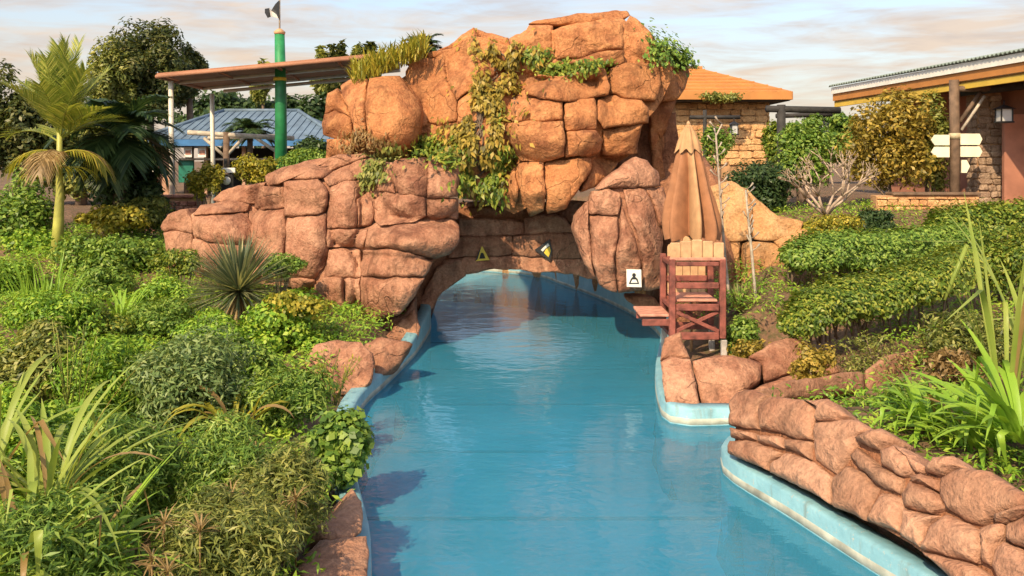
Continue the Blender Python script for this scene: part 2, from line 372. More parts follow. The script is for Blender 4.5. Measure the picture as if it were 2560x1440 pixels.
def rock(c, r, mat, parent, seed=0, name='boulder', sub=3, amp=.22, flat=3.2):
    bm = bmesh.new(); bmesh.ops.create_icosphere(bm, subdivisions=sub, radius=1)
    for v_ in bm.verts:
        p = v_.co; l = (abs(p.x)**flat+abs(p.y)**flat+abs(p.z)**flat)**(1/flat); p = p/l
        p = p*(1+amp*noise.fractal(p*1.6+Vector((seed*5.3, 1, 2)), .9, 2, 4))
        v_.co = Vector((p.x*r[0]+c[0], p.y*r[1]+c[1], p.z*r[2]+c[2]))
    o = from_bm(name, bm, mat, parent, True)
    k = len(ROCK_V); ROCK_V.extend([v.co.copy() for v in o.data.vertices]); ROCK_F.extend([tuple(i+k for i in f_.vertices) for f_ in o.data.polygons])
    return o
def Z(x0, y0, s): return lambda pts: [(x0+u/s, y0+v/s) for u, v in pts]
Z2 = Z(780, 0, 2.56); Z3 = Z(380, 360, 2.88); Z4 = Z(1000, 360, 2.667); Z5 = Z(1600, 780, 2.182)
ID = lambda p: p

def domes(px, py, lst):
    best = 0
    for cx_, cy_, rx_, ry_, dp in lst:
        q = 1-((px-cx_)/rx_)**2-((py-cy_)/ry_)**2
        if q > 0: best = max(best, dp*math.sqrt(q))
    return best
MD = [(925, 300, 135, 130, .8), (1440, 105, 210, 100, .6), (1610, 200, 120, 150, .6), (1400, 310, 140, 115, .85), (1555, 320, 95, 85, .5), (1395, 460, 125, 95, .6), (1690, 190, 50, 90, .3), (1180, 300, 120, 130, .3)]
def ym(px, py): return 16.55+.30*max(0, 480-py)*16.5/F+3.4e-6*(px-1380)**2
mount = empty('rock_mountain', (0, 17, 0), 'tall orange sandstone mountain of cracked boulders arching over the river', 'rock')
MP = [  # outline in zoom coordinates, depth offset, bulge
 ([(105,600),(165,560),(190,620),(235,720),(245,760),(160,710),(85,730),(95,650)], .25, .35),
 ([(70,780),(85,735),(160,715),(245,765),(255,880),(170,885),(80,860)], .2, .35),
 ([(95,890),(250,885),(262,985),(250,1060),(90,1060)], .2, .25),
 ([(180,545),(230,515),(345,500),(350,700),(345,930),(275,945),(262,800),(240,730),(195,620)], .05, .4),
 ([(358,498),(560,490),(600,540),(660,640),(700,720),(690,830),(640,930),(470,960),(360,940),(355,700)], -.1, .55),
 ([(590,460),(640,400),(720,380),(850,375),(855,520),(900,600),(930,660),(920,780),(820,800),(740,780),(670,640),(610,530)], .25, .25),
 ([(640,930),(700,830),(830,805),(930,790),(960,830),(900,930),(880,1040),(700,1040)], .25, .2),
 ([(865,385),(960,350),(1130,335),(1240,340),(1240,420),(1100,520),(1000,590),(930,640),(880,540)], .2, .25),
 ([(940,650),(1010,600),(1110,530),(1250,470),(1290,620),(1270,760),(1100,780),(930,790),(935,700)], .15, .25),
 ([(600,420),(640,385),(780,335),(1040,290),(1130,325),(950,346),(850,372),(720,378)], .5, .2),
 ([(800,330),(870,290),(960,232),(1040,178),(1062,230),(1040,286),(900,316)], .7, .25),
 ([(1045,182),(1130,215),(1250,245),(1290,330),(1140,330),(1050,288),(1068,230)], .75, .25),
 ([(1260,250),(1300,220),(1370,185),(1390,155),(1540,155),(1530,250),(1545,300),(1520,378),(1370,380),(1300,330)], .35, .35),
 ([(1385,150),(1450,125),(1580,108),(1850,76),(2000,65),(2025,105),(1960,132),(1850,160),(1700,165),(1545,152)], .55, .3),
 ([(1550,180),(1700,172),(1960,140),(1990,190),(1985,310),(1850,325),(1700,370),(1550,378),(1560,290)], .25, .38),
 ([(1640,400),(1700,375),(1850,332),(1985,320),(1992,400),(1880,428),(1700,440)], .15, .28),
 ([(2030,100),(2100,150),(2200,260),(2220,400),(2100,395),(1998,395),(2002,250),(2000,150)], .35, .3),
 ([(2215,275),(2300,330),(2400,400),(2418,470),(2390,560),(2330,650),(2240,640),(2228,500),(2225,400)], .7, .4),
 ([(2000,402),(2220,405),(2230,560),(2200,640),(2100,642),(1910,602),(1902,440)], .15, .3),
 ([(1370,505),(1460,480),(1600,490),(1700,470),(1760,432),(1870,442),(1900,560),(1890,610),(1750,632),(1600,642),(1450,632),(1370,600)], -.15, .4),
 ([(1280,640),(1450,636),(1600,646),(1605,770),(1450,775),(1275,770)], -.05, .3),
 ([(1280,780),(1600,778),(1622,1000),(1480,1032),(1330,1022),(1268,900)], -.15, .42),
 ([(1622,652),(1800,634),(1822,700),(1815,825),(1622,835)], 0, .26),
 ([(1626,842),(1815,832),(1862,900),(1840,980),(1720,1002),(1636,1006)], -.12, .36),
 ([(1830,640),(1900,616),(2100,646),(2162,690),(2150,790),(2000,800),(1870,820),(1828,760)], .05, .34),
 ([(1872,830),(2000,808),(2110,800),(2085,900),(2078,985),(1960,1002),(1862,992),(1877,900)], .15, .3),
 ([(1320,1045),(1400,1036),(1478,1036),(1490,1230),(1480,1352),(1392,1382),(1340,1250)], -.1, .34),
 ([(1487,1036),(1700,1022),(1785,1012),(1790,1080),(1700,1222),(1620,1332),(1500,1362),(1495,1230)], -.08, .38),
 ([(1790,1010),(1940,1002),(1960,1040),(1880,1140),(1800,1190),(1720,1222),(1792,1090)], .2, .25),
 ([(930,830),(1100,786),(1270,786),(1275,1000),(1120,1050),(930,1020)], .1, .25),
 ([(930,1040),(1120,1056),(1275,1010),(1320,1200),(1300,1330),(1100,1290),(930,1250)], .2, .25),
 ([(2170,648),(2330,650),(2275,800),(2240,1000),(2270,1200),(2200,1150),(2170,900),(2165,760)], 1.1, .3),
 ([(1270,330),(1380,385),(1640,395),(1700,445),(1600,488),(1370,500),(1260,480)], .45, .12),
]
for i, (pl, off, bl) in enumerate(MP):
    boulder(Z2(pl), lambda a, b_, off=off: ym(a, b_)+off-domes(a, b_, MD), mount, M_rock, bl, 1.3, i+1, n=56, nr=11)
# front lintel courses above the tunnel mouth
yl = lambda a, b_: 17.6
LT = [([(830,490),(1040,470),(1100,500),(1180,590),(1000,600),(830,602)], 0), ([(395,505),(770,500),(820,520),(822,602),(395,622)], .1),
      ([(390,628),(560,618),(745,612),(748,742),(560,752),(310,762),(330,700)], 0), ([(755,612),(960,606),(1185,600),(1220,764),(980,754),(755,745)], 0),
      ([(290,775),(560,758),(785,748),(802,838),(680,834),(560,838),(440,866),(330,905),(260,850)], -.02), ([(790,748),(980,760),(1218,768),(1320,905),(1250,900),(1150,868),(980,852),(860,848),(806,840)], -.02),
      ([(400,390),(560,395),(760,420),(800,500),(600,500),(390,500)], .35), ([(1060,470),(1200,380),(1240,420),(1190,560),(1110,500)], .3)]
for i, (pl, off) in enumerate(LT):
    boulder(Z4(pl), lambda a, b_, off=off: yl(a, b_)+off, mount, M_rock2, .12, 1.6, 60+i, n=44, rough=.03, inset=-2.0, offr=.03)
boulder([(1148,650),(1165,690),(1125,702),(1090,752),(1060,800),(1056,850),(1030,850),(1026,800),(1060,735),(1090,670)], lambda a, b_: 17.5, mount, M_rock2, .15, 2.0, 80)
# mass behind the faces
boulder([(1470,560),(1540,420),(1590,310),(1690,280),(1710,480),(1665,640),(1560,680)], lambda a, b_: 18.2, mount, M_core, .1, 1.6, 88, name='rock_core')
boulder([(1095,590),(1160,600),(1158,672),(1110,712),(1075,770),(1058,850),(1020,850),(1020,780),(1060,680)], lambda a, b_: 17.8, mount, M_core, .1, 1.6, 89, name='rock_core')
boulder(Z2([(110,640),(250,545),(560,500),(700,400),(1030,215),(1250,290),(1400,190),(1980,95),(2180,300),(2330,450),(2260,640),(2060,900),(2060,1000),(1700,1200),(1300,1380),(1000,1250),(930,1060),(300,1060),(130,950)]),
        lambda a, b_: ym(a, b_)+.30-domes(a, b_, MD), mount, M_rock, .0, 3.6, 90, n=110, nr=26, inset=6, name='rock_core', edge=.002)
boulder([(1150,520),(1500,500),(1620,560),(1650,700),(1500,705),(1430,672),(1290,662),(1190,664),(1110,700),(1110,600)], lambda a, b_: 17.95, mount, M_core, .05, 1.9, 91, name='rock_core')
rock((-2.55, 17.5, .55), (.75, 1.2, 1.25), M_core, mount, 92); rock((3.55, 17.7, .7), (.75, 1.5, 1.3), M_core, mount, 93)
rock((3.5, 18.9, 1.8), (.9, 1.4, 1.5), M_core, mount, 94)

# outcrop beside the mountain
OD = [(1060, 455, 115, 100, .5), (1030, 600, 140, 55, .6), (1000, 715, 120, 105, .6), (735, 600, 105, 130, .55), (540, 600, 105, 90, .55), (440, 590, 60, 90, .4), (745, 475, 120, 70, .45), (840, 700, 60, 90, .4), (860, 520, 45, 100, .3)]
def yo(px, py): return 15.35-domes(px, py, OD)+.22*(800-py)*15.5/F+max(0, 1000-px)*.0026
outc = empty('rock_outcrop', (-3, 15.5, .4), 'broad pinkish brown cracked rock outcrop behind the spiky yucca', 'rock')
KP = [
 ([(60,590),(110,510),(240,470),(275,540),(280,640),(90,632)], .3), ([(85,640),(275,650),(285,760),(280,900),(110,900)], .3),
 ([(300,520),(350,432),(480,420),(600,402),(700,440),(692,490),(430,502)], .28), ([(440,400),(500,342),(620,300),(815,285),(765,370),(740,440),(620,412),(500,415)], .25),
 ([(288,532),(430,512),(692,500),(722,600),(742,700),(520,722),(292,664)], .32), ([(288,680),(520,730),(742,712),(770,800),(760,960),(300,960)], .3),
 ([(742,385),(800,312),(942,312),(947,460),(742,472)], .26), ([(952,272),(1050,252),(1200,250),(1270,330),(1266,480),(1100,512),(960,522)], .36),
 ([(825,232),(900,182),(1100,122),(1350,86),(1500,76),(1560,100),(1440,142),(1300,182),(1230,240),(1000,242),(900,292),(830,302)], .3),
 ([(1240,242),(1300,192),(1480,132),(1570,112),(1640,180),(1560,250),(1400,252),(1280,300)], .2),
 ([(706,492),(950,476),(962,600),(942,780),(940,960),(790,960),(740,720)], .34), ([(970,526),(1266,496),(1268,740),(1240,880),(1160,972),(1040,960),(965,960),(965,790)], .4),
 ([(1282,292),(1400,256),(1520,266),(1482,400),(1472,592),(1282,602)], .22), ([(1490,400),(1560,352),(1600,400),(1582,582),(1482,592)], .14),
 ([(1650,292),(1732,272),(1742,352),(1640,342)], .14), ([(1598,402),(1682,352),(1960,382),(1972,520),(1882,560),(1642,592),(1590,540)], .3),
 ([(1700,182),(1762,116),(1960,106),(1982,200),(1972,380),(1782,372),(1740,272)], .34), ([(1986,106),(2150,112),(2206,152),(2202,382),(1982,388),(1977,250)], .34),
 ([(1986,402),(2202,396),(2197,540),(2052,552),(1982,522)], .28), ([(1560,622),(1900,592),(2150,542),(2212,592),(2212,702),(2150,782),(2042,822),(1882,782),(1702,742),(1540,742)], .42),
 ([(1282,612),(1548,612),(1526,746),(1272,742)], .22), ([(1282,762),(1502,762),(1492,950),(1372,962),(1256,962)], .26),
 ([(1532,762),(1702,752),(1882,792),(2022,842),(1962,960),(1760,952),(1502,946)], .36), ([(1502,962),(1760,962),(1962,972),(1882,1112),(1782,1222),(1602,1272),(1492,1232)], .4),
 ([(1180,1012),(1250,965),(1362,972),(1382,1152),(1482,1242),(1352,1252),(1240,1162),(1176,1080)], .3), ([(1387,972),(1492,962),(1492,1230),(1392,1152)], .2),
 ([(1000,970),(1160,984),(1182,1100),(1250,1190),(1120,1200),(1000,1120)], .2),
]
for i, (pl, bl) in enumerate(KP):
    boulder(Z3(pl), yo, outc, M_rock2, bl*1.05, 1.0, 100+i, n=52, nr=10)
boulder(Z3([(120,560),(350,470),(620,340),(900,230),(1500,110),(1950,130),(2160,160),(2150,680),(2000,800),(1850,1080),(1500,1220),(1250,1130),(1000,1050),(300,960),(130,850)]), lambda a, b_: yo(a, b_)+.09, outc, M_rock2, .0, 2.0, 150, n=110, nr=26, inset=5, name='rock_core', edge=.002)
boulder(Z3([(1330,1250),(1600,1262),(1780,1230),(1890,1110),(1890,1300),(1850,1440),(1700,1440),(1400,1400)]), lambda a, b_: 15.9, outc, M_core, .15, 1.2, 151)
boulder(Z3([(1620,1300),(1790,1245),(1890,1130),(1885,1300),(1850,1420),(1760,1430),(1640,1380)]), lambda a, b_: 15.65, outc, M_rock2, .25, 1.2, 152)

# upright boulder by the chair
def yr(px, py): return 15.95-domes(px, py, [(1555, 590, 135, 250, .8)])+.22*(740-py)*15.6/F
rb = empty('upright_boulder', (2.2, 15.8, .5), 'tall egg shaped reddish boulder with white notice, between tunnel and lifeguard chair', 'rock')
RP = [([(1400,200),(1500,122),(1560,92),(1640,112),(1712,190),(1742,280),(1640,290),(1480,292),(1300,292)], .3),
 ([(1290,306),(1380,300),(1462,338),(1462,400),(1452,466),(1256,462),(1268,380)], .26), ([(1642,302),(1762,292),(1790,420),(1792,560),(1742,540),(1706,450)], .22),
 ([(1490,306),(1636,302),(1692,450),(1742,560),(1752,960),(1625,985),(1590,640),(1505,420)], .4), ([(1160,480),(1258,372),(1252,560),(1268,700),(1300,905),(1205,740),(1158,560)], .22),
 ([(1262,476),(1450,482),(1452,600),(1424,760),(1442,985),(1320,935),(1280,750)], .36), ([(1470,405),(1562,622),(1602,850),(1612,985),(1452,990),(1434,760),(1466,560)], .38)]
for i, (pl, bl) in enumerate(RP): boulder(Z4(pl), yr, rb, M_rock2, bl, 1.0, 170+i, n=60, nr=10, inset=-1.5)
boulder(Z4([(1190,520),(1300,330),(1560,130),(1720,280),(1770,500),(1750,950),(1600,985),(1460,985),(1320,920)]), lambda a, b_: yr(a, b_)+.06, rb, M_rock2, .0, 1.5, 180, n=80, nr=20, inset=5, name='rock_core', edge=.002)
boulder([(1560,742),(1640,745),(1665,790),(1640,800),(1600,775)], lambda a, b_: 16.2, rb, M_core, .1, .8, 181)

# sandy rock behind the chair
ro = empty('sandy_rock', (4.5, 16.4, 1), 'rough sunlit sandy orange rock behind the closed umbrella and flower stalks', 'rock')
ysd = lambda a, b_: 16.6+.25*(700-b_)*16.6/F
for i, pl in enumerate([[(1770,470),(1830,455),(1868,470),(1880,520),(1878,600),(1830,605),(1785,600)], [(1872,470),(1900,505),(1950,545),(2010,555),(2000,580),(1920,600),(1885,600),(1884,530)],
                        [(1780,610),(1850,608),(1852,700),(1840,760),(1780,760)], [(1858,610),(1920,604),(1960,620),(1960,700),(1940,760),(1850,760),(1862,680)], [(1930,600),(2010,575),(2060,590),(2060,700),(1968,720),(1960,640)]]):
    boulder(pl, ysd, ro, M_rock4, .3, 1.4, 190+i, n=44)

# low ledges along the water
ld = empty('rock_ledge', (-2.6, 13.5, .2), 'low brown rock ledge beside the pale kerb at the tunnel mouth', 'rock')
def pline(pts_y):   # depth from ground-plane style rows
    return lambda a, b_: float(np.interp(b_, [y for y, _ in pts_y], [d for _, d in pts_y]))
for i, (pl, yv) in enumerate([([(750,940),(785,865),(840,846),(900,855),(935,880),(930,950),(872,985),(800,980)], 12.15), ([(905,862),(945,838),(1010,850),(1030,860),(1000,905),(940,950),(932,900)], 12.9), ([(960,838),(1000,800),(1038,770),(1050,815),(1040,850),(1012,852)], 15.0)]):
    boulder(pl, lambda a, b_, yv=yv: yv+.5*(900-b_)*13/F, ld, M_rock2, .22, 1.0, 210+i, n=44, nrm=(.2, -1, .5))
ld2 = empty('rock_ledge', (-1.6, 7.5, .2), 'reddish rock edging beside the water under the foreground shrubs', 'rock')
for i, pl in enumerate([[(868,1230),(893,1262),(905,1330),(870,1350),(800,1345),(790,1320),(835,1290)], [(800,1350),(880,1352),(910,1345),(922,1400),(928,1450),(760,1450),(735,1430)], [(740,1455),(930,1455),(935,1600),(720,1600)]]):
    boulder(pl, lambda a, b_: 7.6-(b_-1230)*.0064, ld2, M_rock3, .16, .8, 220+i, n=40, nrm=(.5, -.6, .6), rough=.03)
ldm = empty('rock_ledge', (2.3, 11.6, .2), 'rounded brown rock ledge under the lifeguard chair, above pale kerb', 'rock')
ymid = lambda a, b_: 11.25+.75*(1010-b_)*11/F+max(0, a-1830)*.001
for i, pl in enumerate([[(1654,905),(1680,893),(1725,898),(1738,950),(1754,1030),(1700,1020),(1664,1004)], [(1730,902),(1790,888),(1870,898),(1905,910),(1900,955),(1850,985),(1835,1035),(1760,1032),(1746,955)], [(1870,892),(1930,862),(1995,838),(2015,880),(2005,925),(1910,955),(1908,908)], [(1655,900),(1660,842),(1700,832),(1708,862),(1722,892),(1690,892)], [(1840,1000),(1910,962),(2000,935),(2080,900),(2100,930),(2000,960),(1900,990),(1860,1040)]]):
    boulder(pl, ymid, ldm, M_rock2, .22, .9, 230+i, n=44, nrm=(-.25, -1, .5), rough=.035)
lr = empty('stone_ridge', (5, 10.5, .5), 'long reddish rounded stone ridge running back under the clipped hedge', 'rock')
yrd = lambda a, b_: 10.2+max(0, a-1900)*.0035+.4*(960-b_)*11/F
for i, pl in enumerate([[(1850,990),(1960,955),(2090,935),(2160,930),(2165,975),(2050,990),(1900,1010)], [(2165,925),(2210,895),(2280,880),(2300,905),(2250,950),(2170,975)], [(2285,878),(2340,855),(2400,835),(2405,870),(2310,905)]]):
    boulder(pl, yrd, lr, M_rock3, .2, .5, 240+i, n=36, nrm=(-.2, -1, .5), rough=.03)

# terracotta stone wall along the near water
wa = empty('stone_wall', (2.6, 8, .25), 'terracotta stone wall of rounded cracked blocks above the pale kerb', 'stone wall')
P0 = Vector((2.19, 9.13, .20)); WN = Vector((-.858, -.271, .436)).normalized()
def yw(px, py):
    d = Vector(((px-1280)/F, 1, -(py-HOR)/F)); return min(14, (P0-Vector((0, 0, H))).dot(WN)/d.dot(WN))
WP = [
 [(498,490),(540,440),(620,425),(702,450),(656,520),(650,630),(498,626)], [(668,510),(722,465),(880,478),(948,520),(948,600),(930,702),(852,692),(782,662),(664,632)],
 [(890,480),(1032,485),(1125,562),(1080,592),(970,602),(955,520)], [(958,612),(1090,594),(1182,580),(1252,642),(1192,692),(1162,762),(1060,872),(948,802),(948,682)],
 [(498,636),(642,662),(640,692),(496,682)], [(650,668),(782,682),(792,742),(650,704)], [(490,698),(642,708),(772,762),(702,812),(690,864),(520,792),(484,772)],
 [(800,692),(932,718),(936,804),(800,744)], [(702,822),(792,767),(932,812),(1036,884),(1036,1044),(902,962),(700,872)], [(1132,832),(1062,892),(1046,1050),(1242,1140),(1272,1032),(1312,962),(1202,872)],
 [(1150,782),(1192,742),(1322,852),(1442,912),(1432,992),(1322,952),(1202,862)], [(1190,702),(1262,652),(1332,640),(1392,690),(1382,722),(1302,756),(1222,722)],
 [(1318,762),(1402,732),(1502,792),(1492,882),(1442,902),(1332,842)], [(1312,972),(1432,1012),(1427,1152),(1432,1214),(1252,1136),(1272,1042)],
 [(1482,902),(1542,890),(1640,912),(1630,972),(1500,940)], [(1442,1002),(1482,922),(1642,992),(1662,1062),(1602,1102),(1442,1062)],
 [(1442,1072),(1602,1112),(1652,1112),(1572,1182),(1546,1292),(1440,1224)], [(1550,842),(1602,786),(1702,790),(1752,842),(1642,882),(1562,872)],
 [(1652,902),(1742,852),(1902,872),(2002,932),(2130,1010),(2130,1050),(1902,1122),(1852,1162),(1762,1132),(1672,1072),(1642,972)],
 [(1582,1182),(1682,1112),(1782,1152),(1862,1202),(1872,1302),(1832,1372),(1702,1332),(1550,1292)], [(1872,1182),(1982,1152),(1992,1202),(1932,1282),(1902,1382),(1862,1362)],
 [(1922,1112),(2130,1056),(2150,1086),(1992,1142),(1932,1152)], [(1992,1162),(2150,1096),(2300,1160),(2300,1380),(2110,1292),(2002,1232)], [(1932,1292),(1992,1242),(2112,1312),(2300,1400),(2300,1560),(2000,1540),(1912,1382)],
 [(1542,1302),(1702,1347),(1832,1384),(1902,1440),(1980,1540),(1800,1560),(1680,1440)], [(2140,1000),(2300,1040),(2500,1150),(2500,1300),(2310,1150),(2150,1080)], [(2310,1180),(2500,1310),(2600,1500),(2500,1620),(2310,1540)],
 [(1400,735),(1450,745),(1550,840),(1540,880),(1505,880),(1505,790)], [(2010,1550),(2290,1570),(2480,1640),(2480,1800),(2100,1760)],
]
for i, pl in enumerate(WP): boulder(Z5(pl), yw, wa, M_rock3, .13, .34, 260+i, n=40, nr=9, nrm=tuple(WN), inset=-.5, rough=.026, jit=2.4, edge=.045, dome=.32, offr=.015, und=.03)
boulder(Z5([(510,500),(700,470),(1100,570),(1500,830),(1740,850),(2100,1030),(2500,1250),(2480,1700),(2000,1560),(1600,1350),(1200,1120),(700,860),(500,770)]), lambda a, b_: yw(a, b_)+.07, wa, M_core, .02, .42, 299, n=70, inset=6, nrm=tuple(WN), name='rock_core', rough=.01, edge=.002, und=.05)

# bank beyond the tunnel
bk = empty('bank_rocks', (1, 24, .2), 'shadowed brown boulders on the far bank seen through the tunnel', 'rock')
far = [(3.35, 18.9), (3.2, 20.3), (2.75, 21.6), (2.3, 22.9), (1.85, 24.2), (1.25, 25.4), (.3, 26.5), (-.9, 27.3), (-2.2, 27.8), (-3.6, 28.1), (-5, 28.3), (-6.4, 28.4)]
for i, (x, y) in enumerate(far): rock((x, y, .6+.1*(i % 3)), (.78, .7, 1.05+.14*((i*7) % 3)), M_rock4, bk, 300+i, amp=.18)  # bright rock colour stands in for sunlight on this shaded bank, lifting its reflection

BVH = BVHTree.FromPolygons([tuple(v) for v in ROCK_V], ROCK_F)
def hit(px, py):
    d = Vector(((px-1280)/F, 1, -(py-HOR)/F)).normalized()
    l, n_, i_, ds = BVH.ray_cast(Vector((0, 0, H)), d)
    if l is None: return None, None
    if n_.dot(d) > 0: n_ = -n_
    return l, n_

# ------------------------------------------------------------------ foliage generators
def leaf_mesh(name, C, Nn, L, W, seed, mat, parent, D=None, kind=None):
    rng = np.random.default_rng(seed); n = len(C)
    C = np.asarray(C, float); Nn = np.asarray(Nn, float); Nn /= np.linalg.norm(Nn, axis=1, keepdims=True)+1e-9
    rv = rng.normal(size=(n, 3)) if D is None else np.asarray(D, float)+rng.normal(size=(n, 3))*.3
    s = np.cross(Nn, rv); s /= np.linalg.norm(s, axis=1, keepdims=True)+1e-9; d = np.cross(s, Nn)
    k = rng.uniform(.6, 1.35, (n, 1)); l = L*k; w_ = W*k
    V = np.empty((n, 4, 3)); V[:, 0] = C; V[:, 1] = C+d*l*.45+s*w_*.5+Nn*l*.06; V[:, 2] = C+d*l-Nn*l*.12; V[:, 3] = C+d*l*.45-s*w_*.5+Nn*l*.06
    me = bpy.data.meshes.new(name); me.vertices.add(n*4); me.vertices.foreach_set('co', V.ravel().astype(np.float32))
    me.loops.add(n*4); me.loops.foreach_set('vertex_index', np.arange(n*4, dtype=np.int32)); me.polygons.add(n)
    me.polygons.foreach_set('loop_start', np.arange(0, n*4, 4, dtype=np.int32)); me.update(calc_edges=True)
    o = link(name, me, mat, parent)
    if kind: o['kind'] = kind
    return o
def crown(c, r, n, clumps, seed, cr=.36, flat=0, shell=.55):
    rng = np.random.default_rng(seed)
    dd = rng.normal(size=(clumps, 3)); dd /= np.linalg.norm(dd, axis=1, keepdims=True); cc = dd*rng.uniform(.35, .80, (clumps, 1))
    if flat: cc[:, 2] = np.sign(cc[:, 2])*np.abs(cc[:, 2])**.7
    rad = cr*rng.uniform(.65, 1.25, clumps); ix = rng.integers(0, clumps, n)
    u = rng.normal(size=(n, 3)); u /= np.linalg.norm(u, axis=1, keepdims=True)
    P = cc[ix]+u*(rad[ix]*rng.uniform(shell, 1.05, n))[:, None]
    Nn = u+np.array([0, 0, .5])+rng.normal(size=(n, 3))*.35
    return np.array(c)+P*np.array(r), Nn, np.array(c)+cc*np.array(r)
def stems(cc, base, seed, r0=.03, k=7, spread=.15):
    rng = random.Random(seed); L = []
    for c in rng.sample(list(cc), min(k, len(cc))):
        b = Vector(base)+Vector((rng.uniform(-spread, spread), rng.uniform(-spread, spread), -.05)); c = Vector(c); m = b.lerp(c, .5)+Vector((rng.uniform(-.1, .1), rng.uniform(-.1, .1), .05))*(c-b).length*.6
        L.append(([b, b.lerp(m, .6), m, c], [r0, r0*.8, r0*.6, r0*.25]))
    return L
def hedge(label, path, rpx, hpx, n, mat, seed, leaf=(.065, .03), name='hedge', stem=.018):
    rng = np.random.default_rng(seed); P3 = np.array([tuple(B(*p)) for p in path]); P3 = catmull(P3, 60, False); Ym = path[0][2]
    tt = rng.uniform(0, 1, n); th = rng.uniform(0, 2*np.pi, n); ii = np.clip((tt*59).astype(int), 0, 59); base_ = P3[ii]+rng.normal(size=(n, 3))*np.array([.04, .03, 0])
    lump = np.array([1+.36*noise.noise((a_*14, b_*1.4, seed))+.12*noise.noise((a_*40, b_*4, seed)) for a_, b_ in zip(tt, th)])
    taper = np.sqrt(np.clip(np.minimum(tt, 1-tt)/.09, .02, 1)); rad = lump*np.where(rng.random(n) < .14, rng.uniform(1.0, 1.28, n), rng.uniform(.72, 1.06, n))*taper
    ry, rz = rpx*1.15*Ym/F, hpx*Ym/F; u = np.stack([rng.normal(size=n)*.25, np.cos(th), np.sin(th)], 1)
    C = base_+np.stack([np.zeros(n), ry*np.cos(th)*rad, rz*np.sign(np.sin(th))*np.abs(np.sin(th))**.8*rad], 1); cc = P3[rng.integers(0, 60, 40)]
    c = P3[30]; root = empty(name, (c[0], c[1], gz(c[0], c[1])), label, 'hedge')
    leaf_mesh('foliage', C, u+np.array([0, 0, .6])+rng.normal(size=(n, 3))*.3, leaf[0], leaf[1], seed+1, mat, root)
    L = []; rg = random.Random(seed)
    for q in cc[:36]:
        b = Vector((q[0]+rg.uniform(-.15, .15), q[1]+rg.uniform(-.1, .1), gz(q[0], q[1])-.05)); q = Vector(q); L.append(([b, b.lerp(q, .5)+Vector((rg.uniform(-.08, .08), 0, 0)), q], [stem, stem*.8, stem*.4]))
    tubes('stem', L, M_bark, root); return root
def bush(name, label, px, pt, pb, wpx, Y, mat, n=5000, leaf=(.07, .04), seed=1, cat='shrub', group=None, clumps=26, depth=None, cr=.36, ground=None, stem=.025, bark=None, kstem=7, shell=.55):
    s = Y/F; c = B(px, (pt+pb)/2, Y); r = (wpx*s/2, depth or max(.3, min(wpx, (pb-pt)*1.6)*s*.42), (pb-pt)*s/2)
    g = gz(c.x, c.y) if ground is None else ground
    root = empty(name, (c.x, c.y, g), label, cat, group)
    P, Nn, cc = crown(c, r, n, clumps, seed, cr, shell=shell)
    leaf_mesh('foliage', P, Nn, leaf[0], leaf[1], seed+1, mat, root)
    if stem: tubes('stem', stems(cc, (c.x, c.y, min(g, c.z-r[2]*.3)), seed, stem, kstem, spread=r[0]*.25), bark or M_bark, root)
    return root
def blade(base, az, ln, wd, e0, e1, seg=8, fold=.25, twist=0, kink=None):
    base = Vector(base); h = Vector((math.cos(az), math.sin(az), 0)); side = Vector((-math.sin(az), math.cos(az), 0)); p = base.copy(); V = []; Fs = []
    for i in range(seg+1):
        t = i/seg; e = e0+(e1-e0)*t**1.3
        if kink and t > kink: e = e1-1.2
        d = h*math.cos(e)+Vector((0, 0, 1))*math.sin(e); up = -h*math.sin(e)+Vector((0, 0, 1))*math.cos(e)
        ww = wd*(.55+.9*t if t < .5 else 1.0)*(1-max(0, (t-.5)/.5)**1.7)*.5+.0005
        sd = (side*math.cos(twist*t)+up*math.sin(twist*t))
        V += [p+sd*ww+up*ww*fold, p.copy(), p-sd*ww+up*ww*fold]
        p = p+d*(ln/seg)
    for i in range(seg):
        a = i*3; Fs += [(a, a+1, a+4, a+3), (a+1, a+2, a+5, a+4)]
    return V, Fs
def blades(name, specs, mat, parent, kind=None, seg=6):
    V = []; Fs = []
    for s_ in specs:
        v, f_ = blade(*s_, seg=seg); k = len(V); V += v; Fs += [tuple(i+k for i in q) for q in f_]
    o = mesh(name, V, Fs, mat, parent, True)
    if kind: o['kind'] = kind
    return o
def strap_plant(name, label, base, n, ln, wd, mat, seed, cat='plant', group=None, e0=(55, 88), drop=(40, 110), single=True, sp=.1, dry=0, azr=(0, 2*math.pi)):
    rng = random.Random(seed); root = empty(name, base, label, cat, group); sp_ = []
    for i in range(n):
        a = rng.uniform(*azr); e = R(rng.uniform(*e0)); e1 = e-R(rng.uniform(*drop)); l = ln*rng.uniform(.6, 1.15)
        b = Vector(base)+Vector((math.cos(a)*rng.uniform(0, sp), math.sin(a)*rng.uniform(0, sp), -.03))
        s_ = (b, a, l, wd*rng.uniform(.75, 1.2), e, e1)
        if single:
            V, Fs = blade(*s_, twist=rng.uniform(-.5, .5), kink=rng.uniform(.5, .75) if rng.random() < .22 else None); mesh('leaf', V, Fs, L_dry if rng.random() < dry else mat, root, True)
        else: sp_.append(s_)
    if sp_: blades('leaves', sp_, mat, root)
    return root
